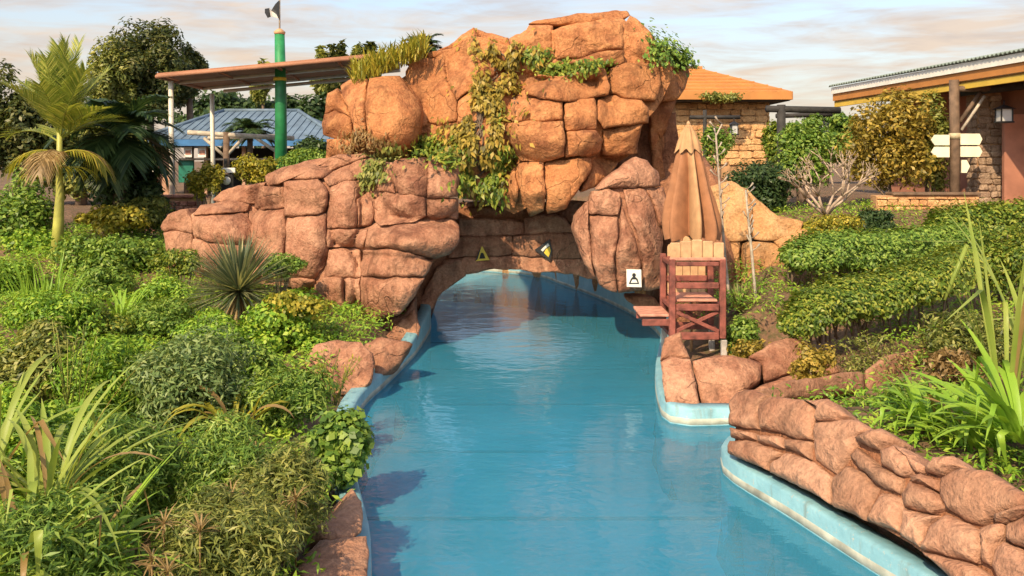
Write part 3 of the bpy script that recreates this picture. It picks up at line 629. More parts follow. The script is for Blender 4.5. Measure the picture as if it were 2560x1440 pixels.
def frond(base, az, ln, e0, e1, nl, ll, lw, rng, droop=.3, vee=.5):
    h = Vector((math.cos(az), math.sin(az), 0)); side = Vector((-math.sin(az), math.cos(az), 0)); p = Vector(base); pts = []; V = []; Fs = []
    seg = 12
    for i in range(seg+1):
        t = i/seg; e = e0+(e1-e0)*t**1.2; d = h*math.cos(e)+Vector((0, 0, 1))*math.sin(e); up = -h*math.sin(e)+Vector((0, 0, 1))*math.cos(e)
        pts.append((p.copy(), d, up)); p = p+d*(ln/seg)
    v, f_ = tube_data([q[0] for q in pts], [.022*(1-.85*i/seg) for i in range(seg+1)], 4); V += v; Fs += f_
    for i in range(nl):
        t = .18+.82*i/nl; k = t*seg; a = min(seg-1, int(k)); q = pts[a][0].lerp(pts[a+1][0], k-a); d, up = pts[a][1], pts[a][2]
        L_ = ll*(.5+.9*math.sin(min(1, t*1.15)*math.pi*.8+.2))*rng.uniform(.85, 1.1)
        for sg in (-1, 1):
            dr = (side*sg*(1-.3*t)+d*(.55+.5*t)+up*vee*rng.uniform(.6, 1.2)).normalized(); dn = Vector((0, 0, -1))*droop
            w_ = dr.cross(up).normalized()*lw*.5; b_ = len(V)
            m1 = q+dr*L_*.5+dn*L_*.12; e_ = q+dr*L_*.9+dn*L_*.5
            V += [q-w_*.6, q+w_*.6, m1+w_, m1-w_, e_]; Fs += [(b_, b_+1, b_+2, b_+3), (b_+3, b_+2, b_+4)]
    return V, Fs
def tree(name, label, px, pt, pb, wpx, Y, mat, seed, n=7000, clumps=40, leaf=(.22, .12), trunk=.2, cr=.26, group=None, cat='tree'):
    s = Y/F; c = B(px, (pt+pb)/2, Y); r = (wpx*s/2, wpx*s*.42, (pb-pt)*s/2); g = gz(c.x, c.y)
    root = empty(name, (c.x, c.y, g), label, cat, group); P, Nn, cc = crown(c, r, n, clumps, seed, cr)
    leaf_mesh('crown', P, Nn, leaf[0], leaf[1], seed+3, mat, root)
    top = Vector((c.x, c.y, c.z+r[2]*.3)); L = [([(c.x, c.y, g-.2), Vector((c.x+.1, c.y, (g+c.z)/2)), top], [trunk, trunk*.8, trunk*.35])]
    rng = random.Random(seed)
    for q in rng.sample(list(cc), min(16, clumps)):
        q = Vector(q); b = Vector((c.x, c.y, rng.uniform(c.z-r[2]*.9, c.z+r[2]*.1))); L.append(([b, b.lerp(q, .5)+Vector((0, 0, .15)), q], [trunk*.35, trunk*.22, trunk*.08]))
    tubes('trunk', L, M_bark, root, 7)
    return root
rnd = random.Random(5)
# ------------------------------------------------------------------ timber, paint, cloth
M_red = simple('red_wood', (.24, .07, .05), .6, .35, 9, .35)
M_red_l = simple('pink_wood', (.55, .25, .17), .6, .25, 9, .25)
M_tan = simple('tan_wood', (.55, .33, .17), .6, .2, 8, .3)
M_legs = simple('grey_wood', (.45, .40, .36), .7, .2, 10, .2)
M_umb = simple('orange_canvas', (.34, .15, .07), .85, .14, 7, .25)
M_umb2 = simple('cream_canvas', (.46, .26, .125), .85, .12, 7, .25)
M_white = simple('white_paint', (.78, .76, .70), .5, .08, 5, .05)
M_black = simple('black_paint', (.02, .02, .022), .5, .2, 5, .05)
M_yel = simple('yellow_paint', (.72, .52, .05), .5, .12, 6, .05)
M_green = simple('green_paint', (.02, .21, .07), .5, .25, 3, .2)
M_log = simple('brown_log', (.15, .095, .06), .8, .3, 6, .5)
M_dlog = simple('dark_log', (.035, .032, .03), .8, .3, 6, .4)
M_gwood = simple('weathered_wood', (.42, .36, .28), .8, .25, 8, .4)
M_band = simple('tan_band', (.50, .42, .27), .7, .15, 6, .2)
M_cream = simple('cream_sign', (.78, .74, .55), .5, .08, 4, .05)
M_broof = simple('blue_roof', (.13, .19, .26), .6, .2, 2, .3)
M_bfas = simple('blue_fascia', (.04, .15, .34), .45, .15, 3, .1)
M_wall = simple('tan_render', (.46, .27, .18), .85, .18, 3, .25)
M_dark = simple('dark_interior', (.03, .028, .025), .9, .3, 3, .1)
M_gpan = simple('teal_panel', (.012, .16, .11), .45, .15, 3, .05)
M_sail = simple('brown_shade_cloth', (.36, .17, .10), .9, .15, 2, .2)
M_pipe = simple('pale_steel', (.62, .57, .48), .45, .1, 5, .05)
M_oroof = simple('orange_roof', (.50, .20, .05), .7, .14, 2, .3)
M_ofas = simple('orange_fascia', (.48, .20, .05), .6, .12, 2, .15)
M_mort = simple('mortar', (.42, .24, .12), .9, .2, 5, .4)
M_st = rockmat('wall_stone', (.62, .34, .15), (.48, .22, .10), (.72, .45, .22), .1, .2)
M_st2 = rockmat('column_stone', (.34, .24, .17), (.24, .15, .11), (.46, .33, .23), .2, .2)
M_terra = simple('terracotta_render', (.38, .165, .105), .8, .18, 2, .25)
M_ybeam = simple('yellow_fascia', (.62, .42, .06), .55, .1, 3, .1)
M_glass = simple('lantern_glass', (.52, .52, .52), .25, .1, 4, 0)

# ------------------------------------------------------------------ lifeguard chair with footboard
YC = 13.5
cx, cz = PX(1728, YC), .33
ch = empty('lifeguard_chair', (cx, YC, cz), 'red wooden lifeguard chair with crossed side panel and footboard over the water', 'chair')
xl, xr = PX(1668, YC), PX(1790, YC); yf, yb = YC-.42, YC+.38
for x in (xl, xr):
    for y in (yf, yb):
        box('post', (x, y, (PZ(640, YC)+PZ(832, YC))/2), (.09, .09, PZ(640, YC)-PZ(832, YC)), M_red, ch)
        g_ = -.05 if x == xl else .05
        box('leg', (x+.02, y, (PZ(832, YC)+g_+.1)/2-.02), (.085, .085, PZ(832, YC)-g_-.1), M_legs, ch)
for y in (yf-.005, yb+.005):
    for py, hh in ((652, .06), (704, .09), (757, .10), (826, .11)):
        box('rail', ((xl+xr)/2, y, PZ(py, YC)), (xr-xl-.11, .06, hh), M_red, ch)
    za, zb = PZ(768, YC), PZ(815, YC)
    bar('brace', (xl+.06, y-.01, za), (xr-.06, y-.01, zb), .03, .055, M_red, ch); bar('brace', (xl+.06, y+.025, zb), (xr-.06, y+.025, za), .03, .055, M_red, ch)
for x in (xl, xr):
    for py in (652, 757, 826): box('side_rail', (x, YC-.02, PZ(py, YC)), (.06, yb-yf-.1, .07), M_red, ch)
for k in range(5): box('seat_slat', ((xl+xr)/2, yf+.1+k*.155, PZ(742, YC)), (xr-xl-.13, .135, .035), M_red_l, ch)
for k in range(5):   # rounded back planks facing the camera
    x = xl+.07+(xr-xl-.14)*(k+.5)/5; top = PZ(596+10*abs(k-2), YC)
    wd = (xr-xl-.14)/5-.012; z0 = PZ(745, YC)
    pr = [(-wd/2, z0), (wd/2, z0), (wd/2, top-.05), (wd*.3, top-.012), (0, top), (-wd*.3, top-.012), (-wd/2, top-.05)]
    V = [(x+a, yb+.02, b_) for a, b_ in pr]+[(x+a, yb+.055, b_) for a, b_ in pr]; n = len(pr)
    mesh('back_plank', V, [tuple(range(n)), tuple(range(n, 2*n))[::-1]]+[(i, n+i, n+(i+1) % n, (i+1) % n) for i in range(n)], M_tan, ch)
for k in range(5):
    wd = (xr-xl+.06)/5; box('head_plank', (xl-.03+wd*(k+.5), yf+.02+.004*(k % 2), PZ(616+2*abs(k-2), YC)), (wd-.008, .04, .28-.02*abs(k-2)), M_tan, ch, bev=.018)
box('head_rail', ((xl+xr)/2, yf-.012, PZ(640, YC)), (xr-xl+.08, .03, .05), M_red_l, ch)
x0 = PX(1594, YC)
for k in range(4): box('footboard_plank', ((x0+xl)/2-.02, yf+.12+k*.19, PZ(778, YC)), (xl-x0, .175, .04), M_red_l, ch)
for y in (yf+.06, yb-.12): box('footboard_joist', ((x0+xl)/2-.0, y, PZ(792, YC)-.02), (xl-x0-.03, .06, .10), M_red, ch)

# closed umbrella standing behind the chair
YU = 14.1
um = empty('closed_umbrella', (PX(1728, YU), YU, .4), 'folded orange and cream canvas umbrella above the lifeguard chair', 'umbrella')
prof = [(318, 8), (345, 17), (373, 26), (376, 29), (420, 41), (467, 53), (510, 65), (550, 75), (576, 77), (594, 72)]
for nm, mt, ph in (('canopy', M_umb, 0),):
    n = 96; V = []; Fs = []
    tipx, botx = 1721, 1729
    for j, (py, rp) in enumerate(prof):
        f_ = (py-318)/(594-318)
        for i in range(n):
            a = 2*math.pi*i/n; fold = .5+.5*math.cos(8*a+.9*math.sin(2*a+1)+.5*math.sin(5*a)+f_*.5)
            depthf = min(1, f_*2.5)*.78; r_ = rp*YU/F*(1-depthf*(1-fold**.8))*(1+.10*noise.noise((math.cos(a)*2.2, math.sin(a)*2.2, f_*3.5)))
            sc = 14 if j == len(prof)-1 else 0
            V.append((PX(tipx+(botx-tipx)*f_, YU)+r_*math.cos(a), YU+r_*math.sin(a), PZ(py, YU)-(sc*(fold-.5))*YU/F))
    for j in range(len(prof)-1):
        for i in range(n): Fs.append((j*n+i, j*n+(i+1) % n, (j+1)*n+(i+1) % n, (j+1)*n+i))
    Fs.append(tuple(range(n)))
    can = mesh(nm, V, Fs, mt, um, True)
    # every other gore is the lighter cloth
    can.data.materials.append(M_umb2)
    for p_ in can.data.polygons:
        if len(p_.vertices) == 4 and ((p_.index % n)+6)//12 % 3 == 0: p_.material_index = 1
n = 48; V = []; Fs = []
for j, (py, rp) in enumerate([(312, 6), (330, 18), (352, 27), (378, 36)]):
    for i in range(n):
        a = 2*math.pi*i/n; r_ = rp*YU/F*(1-.25*(.5-.5*math.cos(8*a))); V.append((PX(1721, YU)+r_*math.cos(a), YU+r_*math.sin(a), PZ(py+(6*math.cos(8*a) if j == 3 else 0), YU)))
for j in range(3):
    for i in range(n): Fs.append((j*n+i, j*n+(i+1) % n, (j+1)*n+(i+1) % n, (j+1)*n+i))
mesh('vent_flap', V, Fs, M_umb2, um, True)
tube('pole', [(PX(1728, YU), YU, .2), (PX(1728, YU), YU, 2.2), (PX(1721, YU), YU, PZ(306, YU))], .024, M_tan, um)
tube('finial', [(PX(1721, YU), YU, PZ(316, YU)), (PX(1721, YU), YU, PZ(308, YU)), (PX(1721, YU), YU, PZ(302, YU))], [.02, .035, .008], M_tan, um)

# ------------------------------------------------------------------ notices on the rock
def plate(name, pts, Y, mat, parent, th=.012):
    V = [B(a, b_, Y) for a, b_ in pts]+[B(a, b_, Y)+Vector((0, th, 0)) for a, b_ in pts]; n = len(pts)
    return mesh(name, V, [tuple(range(n)), tuple(range(n, 2*n))[::-1]]+[(i, n+i, n+(i+1) % n, (i+1) % n) for i in range(n)], mat, parent)
def front(px, py, r=14):
    ds = [hit(px+a, py+b_)[0] for a in (-r, 0, r) for b_ in (-r, 0, r)]; ds = [d.y for d in ds if d is not None]; return min(ds)-.03 if ds else 16.2
yy = front(1206, 636)
s1 = empty('warning_sign', B(1206, 655, yy), 'small faded yellow triangular warning sign over the tunnel', 'sign')
plate('sign_plate', [(1205, 615), (1224, 650), (1188, 653)], yy, M_yel, s1)
plate('border', [(1196, 630), (1203, 618), (1194, 648), (1188, 653)], yy-.004, M_black, s1, .003)
plate('symbol', [(1202, 632), (1208, 632), (1214, 646), (1198, 647)], yy-.004, M_dark, s1, .003)
yy = front(1362, 626)
s2 = empty('arrow_sign', B(1362, 652, yy), 'black edged yellow and white triangular sign pointing sideways over the tunnel', 'sign')
plate('sign_plate', [(1336, 625), (1374, 598), (1381, 626), (1375, 652)], yy, M_black, s2)
plate('yellow_panel', [(1364, 624), (1374, 616), (1377, 628), (1371, 643), (1360, 632)], yy-.004, M_yel, s2, .003)
plate('white_panel', [(1358, 619), (1370, 608), (1374, 614), (1364, 621), (1357, 629), (1352, 625)], yy-.006, M_white, s2, .003)
yy = front(1585, 695, 20)
s3 = empty('notice_sign', B(1585, 717, yy), 'square white notice with a black pictogram on the upright boulder', 'sign')
plate('sign_plate', [(1566, 673), (1603, 674), (1604, 718), (1567, 717)], yy, M_white, s3)
pict = [(1582, 683), (1588, 683), (1590, 688), (1588, 692), (1594, 697), (1598, 710), (1572, 710), (1577, 697), (1582, 692), (1580, 688)]
plate('symbol', pict, yy-.004, M_black, s3, .003); plate('symbol_field', [(1581, 699), (1590, 699), (1594, 707), (1577, 707)], yy-.007, M_white, s3, .003)

# ------------------------------------------------------------------ green mast with flag
YG = 22.5
gp = empty('green_mast', (PX(702, YG), YG, 1.7), 'green slide mast with yellow ring behind the rocks, topped by a thin pole', 'mast')
tube('mast_tube', [(PX(703, YG), YG, 1.6), (PX(702, YG), YG, PZ(240, YG)), (PX(699, YG), YG, PZ(84, YG))], [.165, .145, .125], M_green, gp, 16)
tube('ring', [(PX(700, YG), YG, PZ(202, YG)), (PX(700, YG), YG, PZ(194, YG))], .165, M_yel, gp, 16)
tube('cap', [(PX(699, YG), YG, PZ(86, YG)), (PX(699, YG), YG, PZ(80, YG)), (PX(699, YG), YG, PZ(72, YG))], [.13, .15, .05], M_tan, gp, 16)
tube('flag_pole', [(PX(699, YG), YG, PZ(80, YG)), (PX(699, YG), YG, PZ(-6, YG))], .022, M_gwood, gp, 6)
fl = empty('flag', B(697, 30, YG), 'ragged black flag with a pale patch on the mast top', 'flag')
def cloth(name, pts, mat, dy=0):
    V = [B(a, b_, YG+dy+.05*math.sin(a*.25)) for a, b_ in pts]+[B(a, b_, YG+dy+.02+.05*math.sin(a*.25)) for a, b_ in pts]; n = len(pts)
    mesh(name, V, [tuple(range(n)), tuple(range(n, 2*n))[::-1]]+[(i, n+i, n+(i+1) % n, (i+1) % n) for i in range(n)], mat, fl)
cloth('flag_cloth', [(698, 0), (698, 50), (691, 36), (678, 26), (688, 10)], M_black)
cloth('flag_end', [(662, 22), (673, 20), (677, 42), (669, 45), (662, 32)], M_black)
cloth('pale_patch', [(673, 19), (679, 26), (691, 37), (696, 46), (684, 42), (677, 42)], M_white)

# ------------------------------------------------------------------ brown shade canopy
sc_ = empty('shade_canopy', (PX(427, 22.3), 22.3, 2.0), 'brown sloping shade canopy on pale posts behind the rock mountain', 'canopy')
a, b_, c, d = B(392, 183, 22), B(1000, 128, 21), B(1000, 168, 25), B(505, 214, 26)
def slab(name, q, th, mat, parent):
    q = [Vector(p) for p in q]; V = q+[p+Vector((0, 0, -th)) for p in q]; n = len(q)
    return mesh(name, V, [tuple(range(n)), tuple(range(n, 2*n))[::-1]]+[(i, (i+1) % n, n+(i+1) % n, n+i) for i in range(n)], mat, parent)
slab('shade_cloth', [a, b_, c, d], .05, M_sail, sc_)
for p, q, r_, mt in ((a, b_, .05, M_sail), (d, c, .06, M_pipe), (a, d, .05, M_sail), (a.lerp(d, .45), b_.lerp(c, .45), .06, M_pipe)):
    tube('frame_pipe', [p+Vector((0, 0, -.08)), q+Vector((0, 0, -.08))], r_, mt, sc_)
for k in (.25, .5, .75): tube('purlin', [a.lerp(b_, k)+Vector((0, 0, -.1)), d.lerp(c, k)+Vector((0, 0, -.1))], .03, M_sail, sc_)
tube('lower_pipe', [B(560, 228, 25.5), B(900, 196, 24.6)], .05, M_pipe, sc_)
for px, pt, Y in ((427, 203, 22.3), (530, 235, 25.7), (905, 205, 24.8)):
    tube('post', [(PX(px+4, Y), Y, 1.8), (PX(px, Y), Y, PZ(pt, Y))], .065, M_pipe, sc_, 10)

# ------------------------------------------------------------------ blue roofed pavilion
bp = empty('blue_pavilion', (PX(600, 34), 36, 1.7), 'low pavilion with blue hipped roof under the brown canopy', 'building')
X0, X1, Ya, Yb = PX(345, 32.6), PX(850, 32.6), 32.6, 40; ze = PZ(348, 32.6); zr = PZ(278, 36.3)
rx0, rx1 = PX(560, 36.3), PX(745, 36.3)
V = [(X0, Ya, ze), (X1, Ya, ze), (X1, Yb, ze), (X0, Yb, ze), (rx0, 36.3, zr), (rx1, 36.3, zr)]
mesh('roof', V, [(0, 1, 5, 4), (1, 2, 5), (2, 3, 4, 5), (3, 0, 4)], M_broof, bp)
for k in range(26):   # raised seams on the front slope
    t_ = (k+.5)/26; xa = X0+(X1-X0)*t_; xb = min(max(xa, rx0), rx1)
    if xa < rx0: u = (xa-X0)/(rx0-X0)
    elif xa > rx1: u = (X1-xa)/(X1-rx1)
    else: u = 1
    bar('roof_seam', (xa, Ya+.02, ze+.02), (xa, Ya+(36.3-Ya)*u*.98, ze+(zr-ze)*u*.98+.02), .035, .03, M_broof, bp, 0)
for p, q in (((X0, Ya), (X1, Ya)), ((X0, Ya), (X0, Yb)), ((X1, Ya), (X1, Yb))): bar('fascia', (p[0], p[1], ze-.13), (q[0], q[1], ze-.13), .08, .24, M_bfas, bp)
for p, q in (((rx0, 36.3), (X0, Ya)), ((rx1, 36.3), (X1, Ya)), ((rx0, 36.3), (rx1, 36.3))):
    z2 = zr if q[1] == 36.3 else ze; tube('ridge_cap', [(p[0], p[1], zr+.03), (q[0], q[1], z2+.03)], .08, M_broof, bp, 6)
box('wall', (PX(408, 33.6), 33.6, (1.5+ze-.25)/2), (.75, .3, ze-.25-1.5), M_wall, bp)
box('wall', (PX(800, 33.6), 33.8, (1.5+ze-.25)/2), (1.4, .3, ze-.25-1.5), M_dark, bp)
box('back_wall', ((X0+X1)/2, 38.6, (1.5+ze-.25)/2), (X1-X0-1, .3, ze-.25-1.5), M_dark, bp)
box('counter_panel', (PX(466, 33.4), 33.4, (PZ(456, 33.4)+PZ(400, 33.4))/2), (.56, .12, .86), M_gpan, bp)
box('counter_top', (PX(560, 33.4), 33.42, PZ(398, 33.4)), (3.3, .4, .08), M_gwood, bp)
for px in (390, 432, 515, 610, 690): box('pillar', (PX(px, 33.3), 33.3, (1.5+ze-.25)/2), (.13, .13, ze-.25-1.5), M_wall, bp)
for px, lb in ((470, 'white hanging board beside the pale post under the blue eave'), (505, 'white hanging board nearer the pergola under the blue eave')):
    hs = empty('hanging_board', B(px, 392, 32.9), lb, 'sign', 'hanging boards')
    box('board', B(px, 380, 32.9), (.30, .04, .40), M_white, hs); box('print', B(px, 381, 32.87), (.20, .01, .16), M_red_l, hs, bev=0)
    for s_ in (-1, 1): tube('hanger', [B(px+s_*7, 367, 32.9), B(px, 354, 32.9)], .015, M_black, hs, 5)

# pergola of pale logs in front of the pavilion
pg = empty('log_pergola', (PX(566, 27), 27, 1.7), 'pale log beam with dark post and struts before the blue pavilion', 'pergola')
tube('beam', [B(470, 331, 27), B(580, 338, 27), B(735, 346, 27)], .075, M_gwood, pg); tube('beam', [B(520, 345, 28), B(700, 340, 28)], .06, M_gwood, pg)
tube('post', [(PX(566, 27), 27, 1.6), B(566, 330, 27)], .10, M_log, pg); tube('post', [(PX(700, 27), 27.4, 1.6), B(700, 335, 27.4)], .10, M_log, pg)
for p, q in (((566, 395), (510, 345)), ((566, 390), (610, 343)), ((700, 385), (640, 345))): tube('strut', [B(*p, 27), B(*q, 27)], .05, M_gwood, pg)

# board on a dark drum, low brick wall, handrail
sb = empty('ground_sign', (PX(562, 21), 21, 1.6), 'white board on a dark round lamp base between the yellow shrubs', 'sign')
box('board', B(558, 426, 21), (.58, .06, .12), M_white, sb); tube('base', [(PX(568, 21), 21, 1.5), B(568, 436, 21)], [.15, .15], M_dark, sb, 12); tube('lamp', [B(566, 452, 20.83), B(566, 452, 20.80)], .10, M_white, sb, 12); tube('neck', [B(564, 420, 21.05), B(564, 396, 21.05)], .05, M_dark, sb)
bw = empty('brick_wall', (PX(440, 22), 21.9, 1.5), 'low red brick garden wall at the foot of the pale canopy post', 'wall')
M_brick = rockmat('brick', (.38, .17, .12), (.27, .11, .08), (.46, .24, .17), .1, 0)
box('wall_core', (PX(440, 22), 22, 1.95), (1.4, .24, .9), M_mort, bw)
brk = None
for r_ in range(6):
    for k in range(7):
        x = PX(440, 22)-.66+.2*k+(.1 if r_ % 2 else 0); z = 1.6+r_*.125
        if brk is None:
            brk = box('brick', (0, 0, 0), (.185, .06, .11), M_brick, bw, bev=.012); ob = brk
        else:
            ob = brk.copy(); COL.objects.link(ob)
        ob.location = (x, 21.87, z)
box('coping', (PX(440, 22), 22, 2.40), (1.5, .34, .08), M_brick, bw, bev=.02)
hr = empty('handrail', (PX(335, 21), 21, 1.5), 'thin grey metal handrail beside the dark shrubs', 'railing')
tube('top_rail', [B(328, 440, 21), B(385, 410, 22.5)], .025, M_pipe, hr, 6); tube('post', [(PX(334, 21), 21, 1.4), B(334, 438, 21)], .03, M_pipe, hr, 6); tube('post', [(PX(384, 22.5), 22.5, 1.4), B(384, 410, 22.5)], .03, M_pipe, hr, 6)

# ------------------------------------------------------------------ stone hut with orange roof
def stone_face(parent, P, U, W, Hh, size, mat, seed, depth=.05):
    """irregular stones set proud of a wall: P lower corner, U horizontal unit, W width, Hh height"""
    rng = random.Random(seed); protos = []
    for i in range(6):
        bm = bmesh.new(); bmesh.ops.create_cube(bm, size=1); bmesh.ops.bevel(bm, geom=bm.edges[:], offset=.16, segments=1, affect='EDGES')
        for v_ in bm.verts: v_.co += Vector((rng.uniform(-.09, .09), rng.uniform(-.06, .06), rng.uniform(-.09, .09)))
        me = bpy.data.meshes.new('stone'); bm.to_mesh(me); bm.free(); me.materials.append(mat); protos.append(me)
    z = 0; ang = math.atan2(U.y, U.x)
    while z < Hh-.02:
        h_ = min(size*rng.uniform(.6, 1.0), Hh-z); x = 0
        while x < W-.02:
            w_ = min(size*rng.uniform(.8, 1.7), W-x)
            o = bpy.data.objects.new('stone', rng.choice(protos)); COL.objects.link(o); o.parent = parent; o.matrix_parent_inverse = Matrix.Translation(-parent.location)
            o.location = P+U*(x+w_/2)+Vector((0, 0, z+h_/2+rng.uniform(-.01, .01))); o.scale = (w_*.94, depth*2*rng.uniform(.7, 1.3), h_*.92); o.rotation_euler = (0, rng.uniform(-.07, .07), ang)
            x += w_
        z += h_
hu = empty('stone_hut', (PX(1800, 30), 31, 2.0), 'sandstone hut with orange hipped roof behind the umbrella', 'building')
Yh = 29; xa, xb = PX(1640, Yh), PX(1980, Yh); ze = PZ(228, Yh); zr = PZ(172, 33); xr0, xr1 = PX(1690, 33), PX(1755, 33)
V = [(xa, Yh, ze), (xb, Yh, ze), (xb, 37, ze), (xa, 37, ze), (xr0, 33, zr), (xr1, 33, zr)]
mesh('roof', V, [(0, 1, 5, 4), (1, 2, 5), (2, 3, 4, 5), (3, 0, 4)], M_oroof, hu)
for k in range(7):
    u = (k+.5)/7; bar('roof_course', (xa+(xr0-xa)*u+.1, Yh+4*u, ze+(zr-ze)*u+.02), (xb+(xr1-xb)*u-.1, Yh+4*u, ze+(zr-ze)*u+.02), .08, .05, M_oroof, hu, 0)
for p, q in (((xa, Yh), (xb, Yh)), ((xb, Yh), (xb, 37)), ((xa, Yh), (xa, 37))): bar('fascia', (p[0], p[1], ze-.14), (q[0], q[1], ze-.14), .07, .27, M_ofas, hu)
bar('ridge_cap', (xr0, 33, zr+.04), (xr1, 33, zr+.04), .2, .1, M_ofas, hu)
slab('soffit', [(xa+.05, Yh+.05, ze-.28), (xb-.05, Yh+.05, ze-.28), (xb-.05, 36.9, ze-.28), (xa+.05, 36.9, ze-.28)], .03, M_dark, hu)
wx0, wx1 = PX(1690, 29.8), PX(1925, 29.8)
box('wall', ((wx0+wx1)/2, 32.4, (1.6+ze-.3)/2), (wx1-wx0, 5.0, ze-.3-1.6), M_mort, hu)
zb_ = PZ(412, 29.8)
stone_face(hu, Vector((wx0, 29.87, zb_)), Vector((1, 0, 0)), wx1-wx0, ze-.32-zb_, .30, M_st, 3)

# dark timber arbour and lanterns
ar = empty('timber_arbour', (PX(1954, 22), 22, 2), 'dark timber arbour post and beam beside the stone hut', 'pergola')
Yb_ = 22
tube('post', [(PX(1954, Yb_), Yb_, 1.8), B(1953, 262, Yb_)], .11, M_dlog, ar, 10); tube('beam', [B(1915, 272, Yb_), B(2100, 276, Yb_)], .085, M_dlog, ar, 8); tube('beam', [B(1940, 290, Yb_+.6), B(2080, 286, Yb_+.6)], .06, M_dlog, ar, 8)
tube('post', [(PX(1762, 23), 23, 1.8), B(1762, 275, 23)], .05, M_dlog, ar, 8); tube('beam', [B(1725, 293, 23), B(1850, 293, 23)], .05, M_dlog, ar, 8)
def lantern(px, pt, pb, Y, wd, label):
    L = empty('lantern', B(px, pb, Y), label, 'lantern', 'hanging lanterns'); h_ = PZ(pt, Y)-PZ(pb, Y); c = B(px, (pt+pb)/2, Y)
    box('glass', c, (wd*.75, wd*.75, h_*.5), M_glass, L, bev=0); box('base', c+Vector((0, 0, -h_*.29)), (wd*1.05, wd*1.05, h_*.07), M_black, L)
    V = [(c.x+sx*wd*.6, c.y+sy*wd*.6, c.z+h_*.25) for sx, sy in ((-1, -1), (1, -1), (1, 1), (-1, 1))]+[(c.x, c.y, c.z+h_*.46)]
    mesh('cap', V, [(0, 1, 4), (1, 2, 4), (2, 3, 4), (3, 0, 4), (3, 2, 1, 0)], M_black, L)
    for sx in (-1, 1):
        for sy in (-1, 1): box('corner_bar', c+Vector((sx*wd*.41, sy*wd*.41, 0)), (.025, .025, h_*.52), M_black, L, bev=0)
    tube('hook', [c+Vector((0, 0, h_*.42)), c+Vector((0, 0, h_*.62))], .012, M_black, L, 5)
lantern(1835, 300, 346, 22.9, .2, 'small dark lantern hanging before the stone hut wall')
lantern(2059, 300, 344, 21.9, .2, 'small dark lantern hanging at the end of the dark arbour beam')
lantern(2510, 258, 318, 19.8, .3, 'large lantern hanging beside the stone column under the yellow eave')

# ------------------------------------------------------------------ building with coloured eaves
eb = empty('eaves_building', (11, 23, 2.1), 'terracotta building with white, orange and yellow banded eaves and stone column', 'building')
Za = 5.45; E0, E1 = Vector((PX(2078, 26), 26, Za)), Vector((PX(2700, 16.8), 16.8, Za+.12))
dv = (E1-E0).normalized(); nv = Vector((-dv.y, dv.x, 0)).normalized(); nv = nv if nv.x > 0 else -nv
def eave(name, z0, z1, set_, mat, th=.08):
    p = E0+nv*set_; q = E1+nv*set_; V = []
    for a in (p, q):
        for n_ in (0, th):
            for z in (z0, z1): V.append(a+nv*n_+Vector((0, 0, z)))
    return mesh(name, V, [(0, 1, 5, 4), (2, 6, 7, 3), (1, 3, 7, 5), (0, 4, 6, 2), (0, 2, 3, 1), (4, 5, 7, 6)], mat, eb)
eave('white_fascia', -.22, -.03, 0, M_white); eave('orange_fascia', -.42, -.225, .05, M_ofas); eave('yellow_fascia', -.60, -.425, .10, M_ybeam)
# corrugated sheet
n = 70; V = []; Fs = []
for i in range(n*2+1):
    p = E0.lerp(E1, i/(n*2))-nv*.08; z = .0+.045*(i % 2); V += [p+Vector((0, 0, z)), p+nv*5+Vector((0, 0, z+.9)), p+Vector((0, 0, z-.02)), p+nv*5+Vector((0, 0, z+.88))]
for i in range(n*2): a = i*4; Fs += [(a, a+4, a+5, a+1), (a+2, a+3, a+7, a+6), (a, a+2, a+6, a+4)]
mesh('corrugated_roof', V, Fs, simple('grey_green_roof', (.22, .27, .23), .5, .15, 3, .1), eb)
slab('soffit', [E0+nv*.1+Vector((0, 0, -.43)), E1+nv*.1+Vector((0, 0, -.43)), E1+nv*4+Vector((0, 0, -.3)), E0+nv*4+Vector((0, 0, -.3))], .04, M_ofas, eb)
w0 = E0+dv*.3+nv*1.7; w1 = E1+nv*1.7
V = [Vector((w0.x, w0.y, 1.8)), Vector((w1.x, w1.y, 1.8)), Vector((w1.x, w1.y, Za-.4)), Vector((w0.x, w0.y, Za-.4))]; V += [p+nv*.3 for p in V]
mesh('wall', V, [(0, 1, 2, 3), (5, 4, 7, 6), (0, 4, 5, 1), (3, 2, 6, 7), (0, 3, 7, 4), (1, 5, 6, 2)], M_terra, eb)
Yk = 21.0; kx0, kx1 = PX(2445, Yk), PX(2505, Yk)
box('column_core', ((kx0+kx1)/2, Yk+.27, (1.9+4.9)/2), (kx1-kx0-.02, .5, 3.0), M_mort, eb)
stone_face(eb, Vector((kx0, Yk, 1.95)), Vector((1, 0, 0)), kx1-kx0, 2.9, .20, M_st2, 9); stone_face(eb, Vector((kx0+.02, Yk+.5, 1.95)), Vector((0, -1, 0)), .46, 2.9, .2, M_st2, 10)
box('door_panel', (PX(2535, 20.4), 20.4, 3.1), (.5, .12, 2.5), M_terra, eb)
tube('eave_beam', [B(2400, 232, 20.6), B(2560, 214, 20.0)], .09, M_dlog, eb, 8)
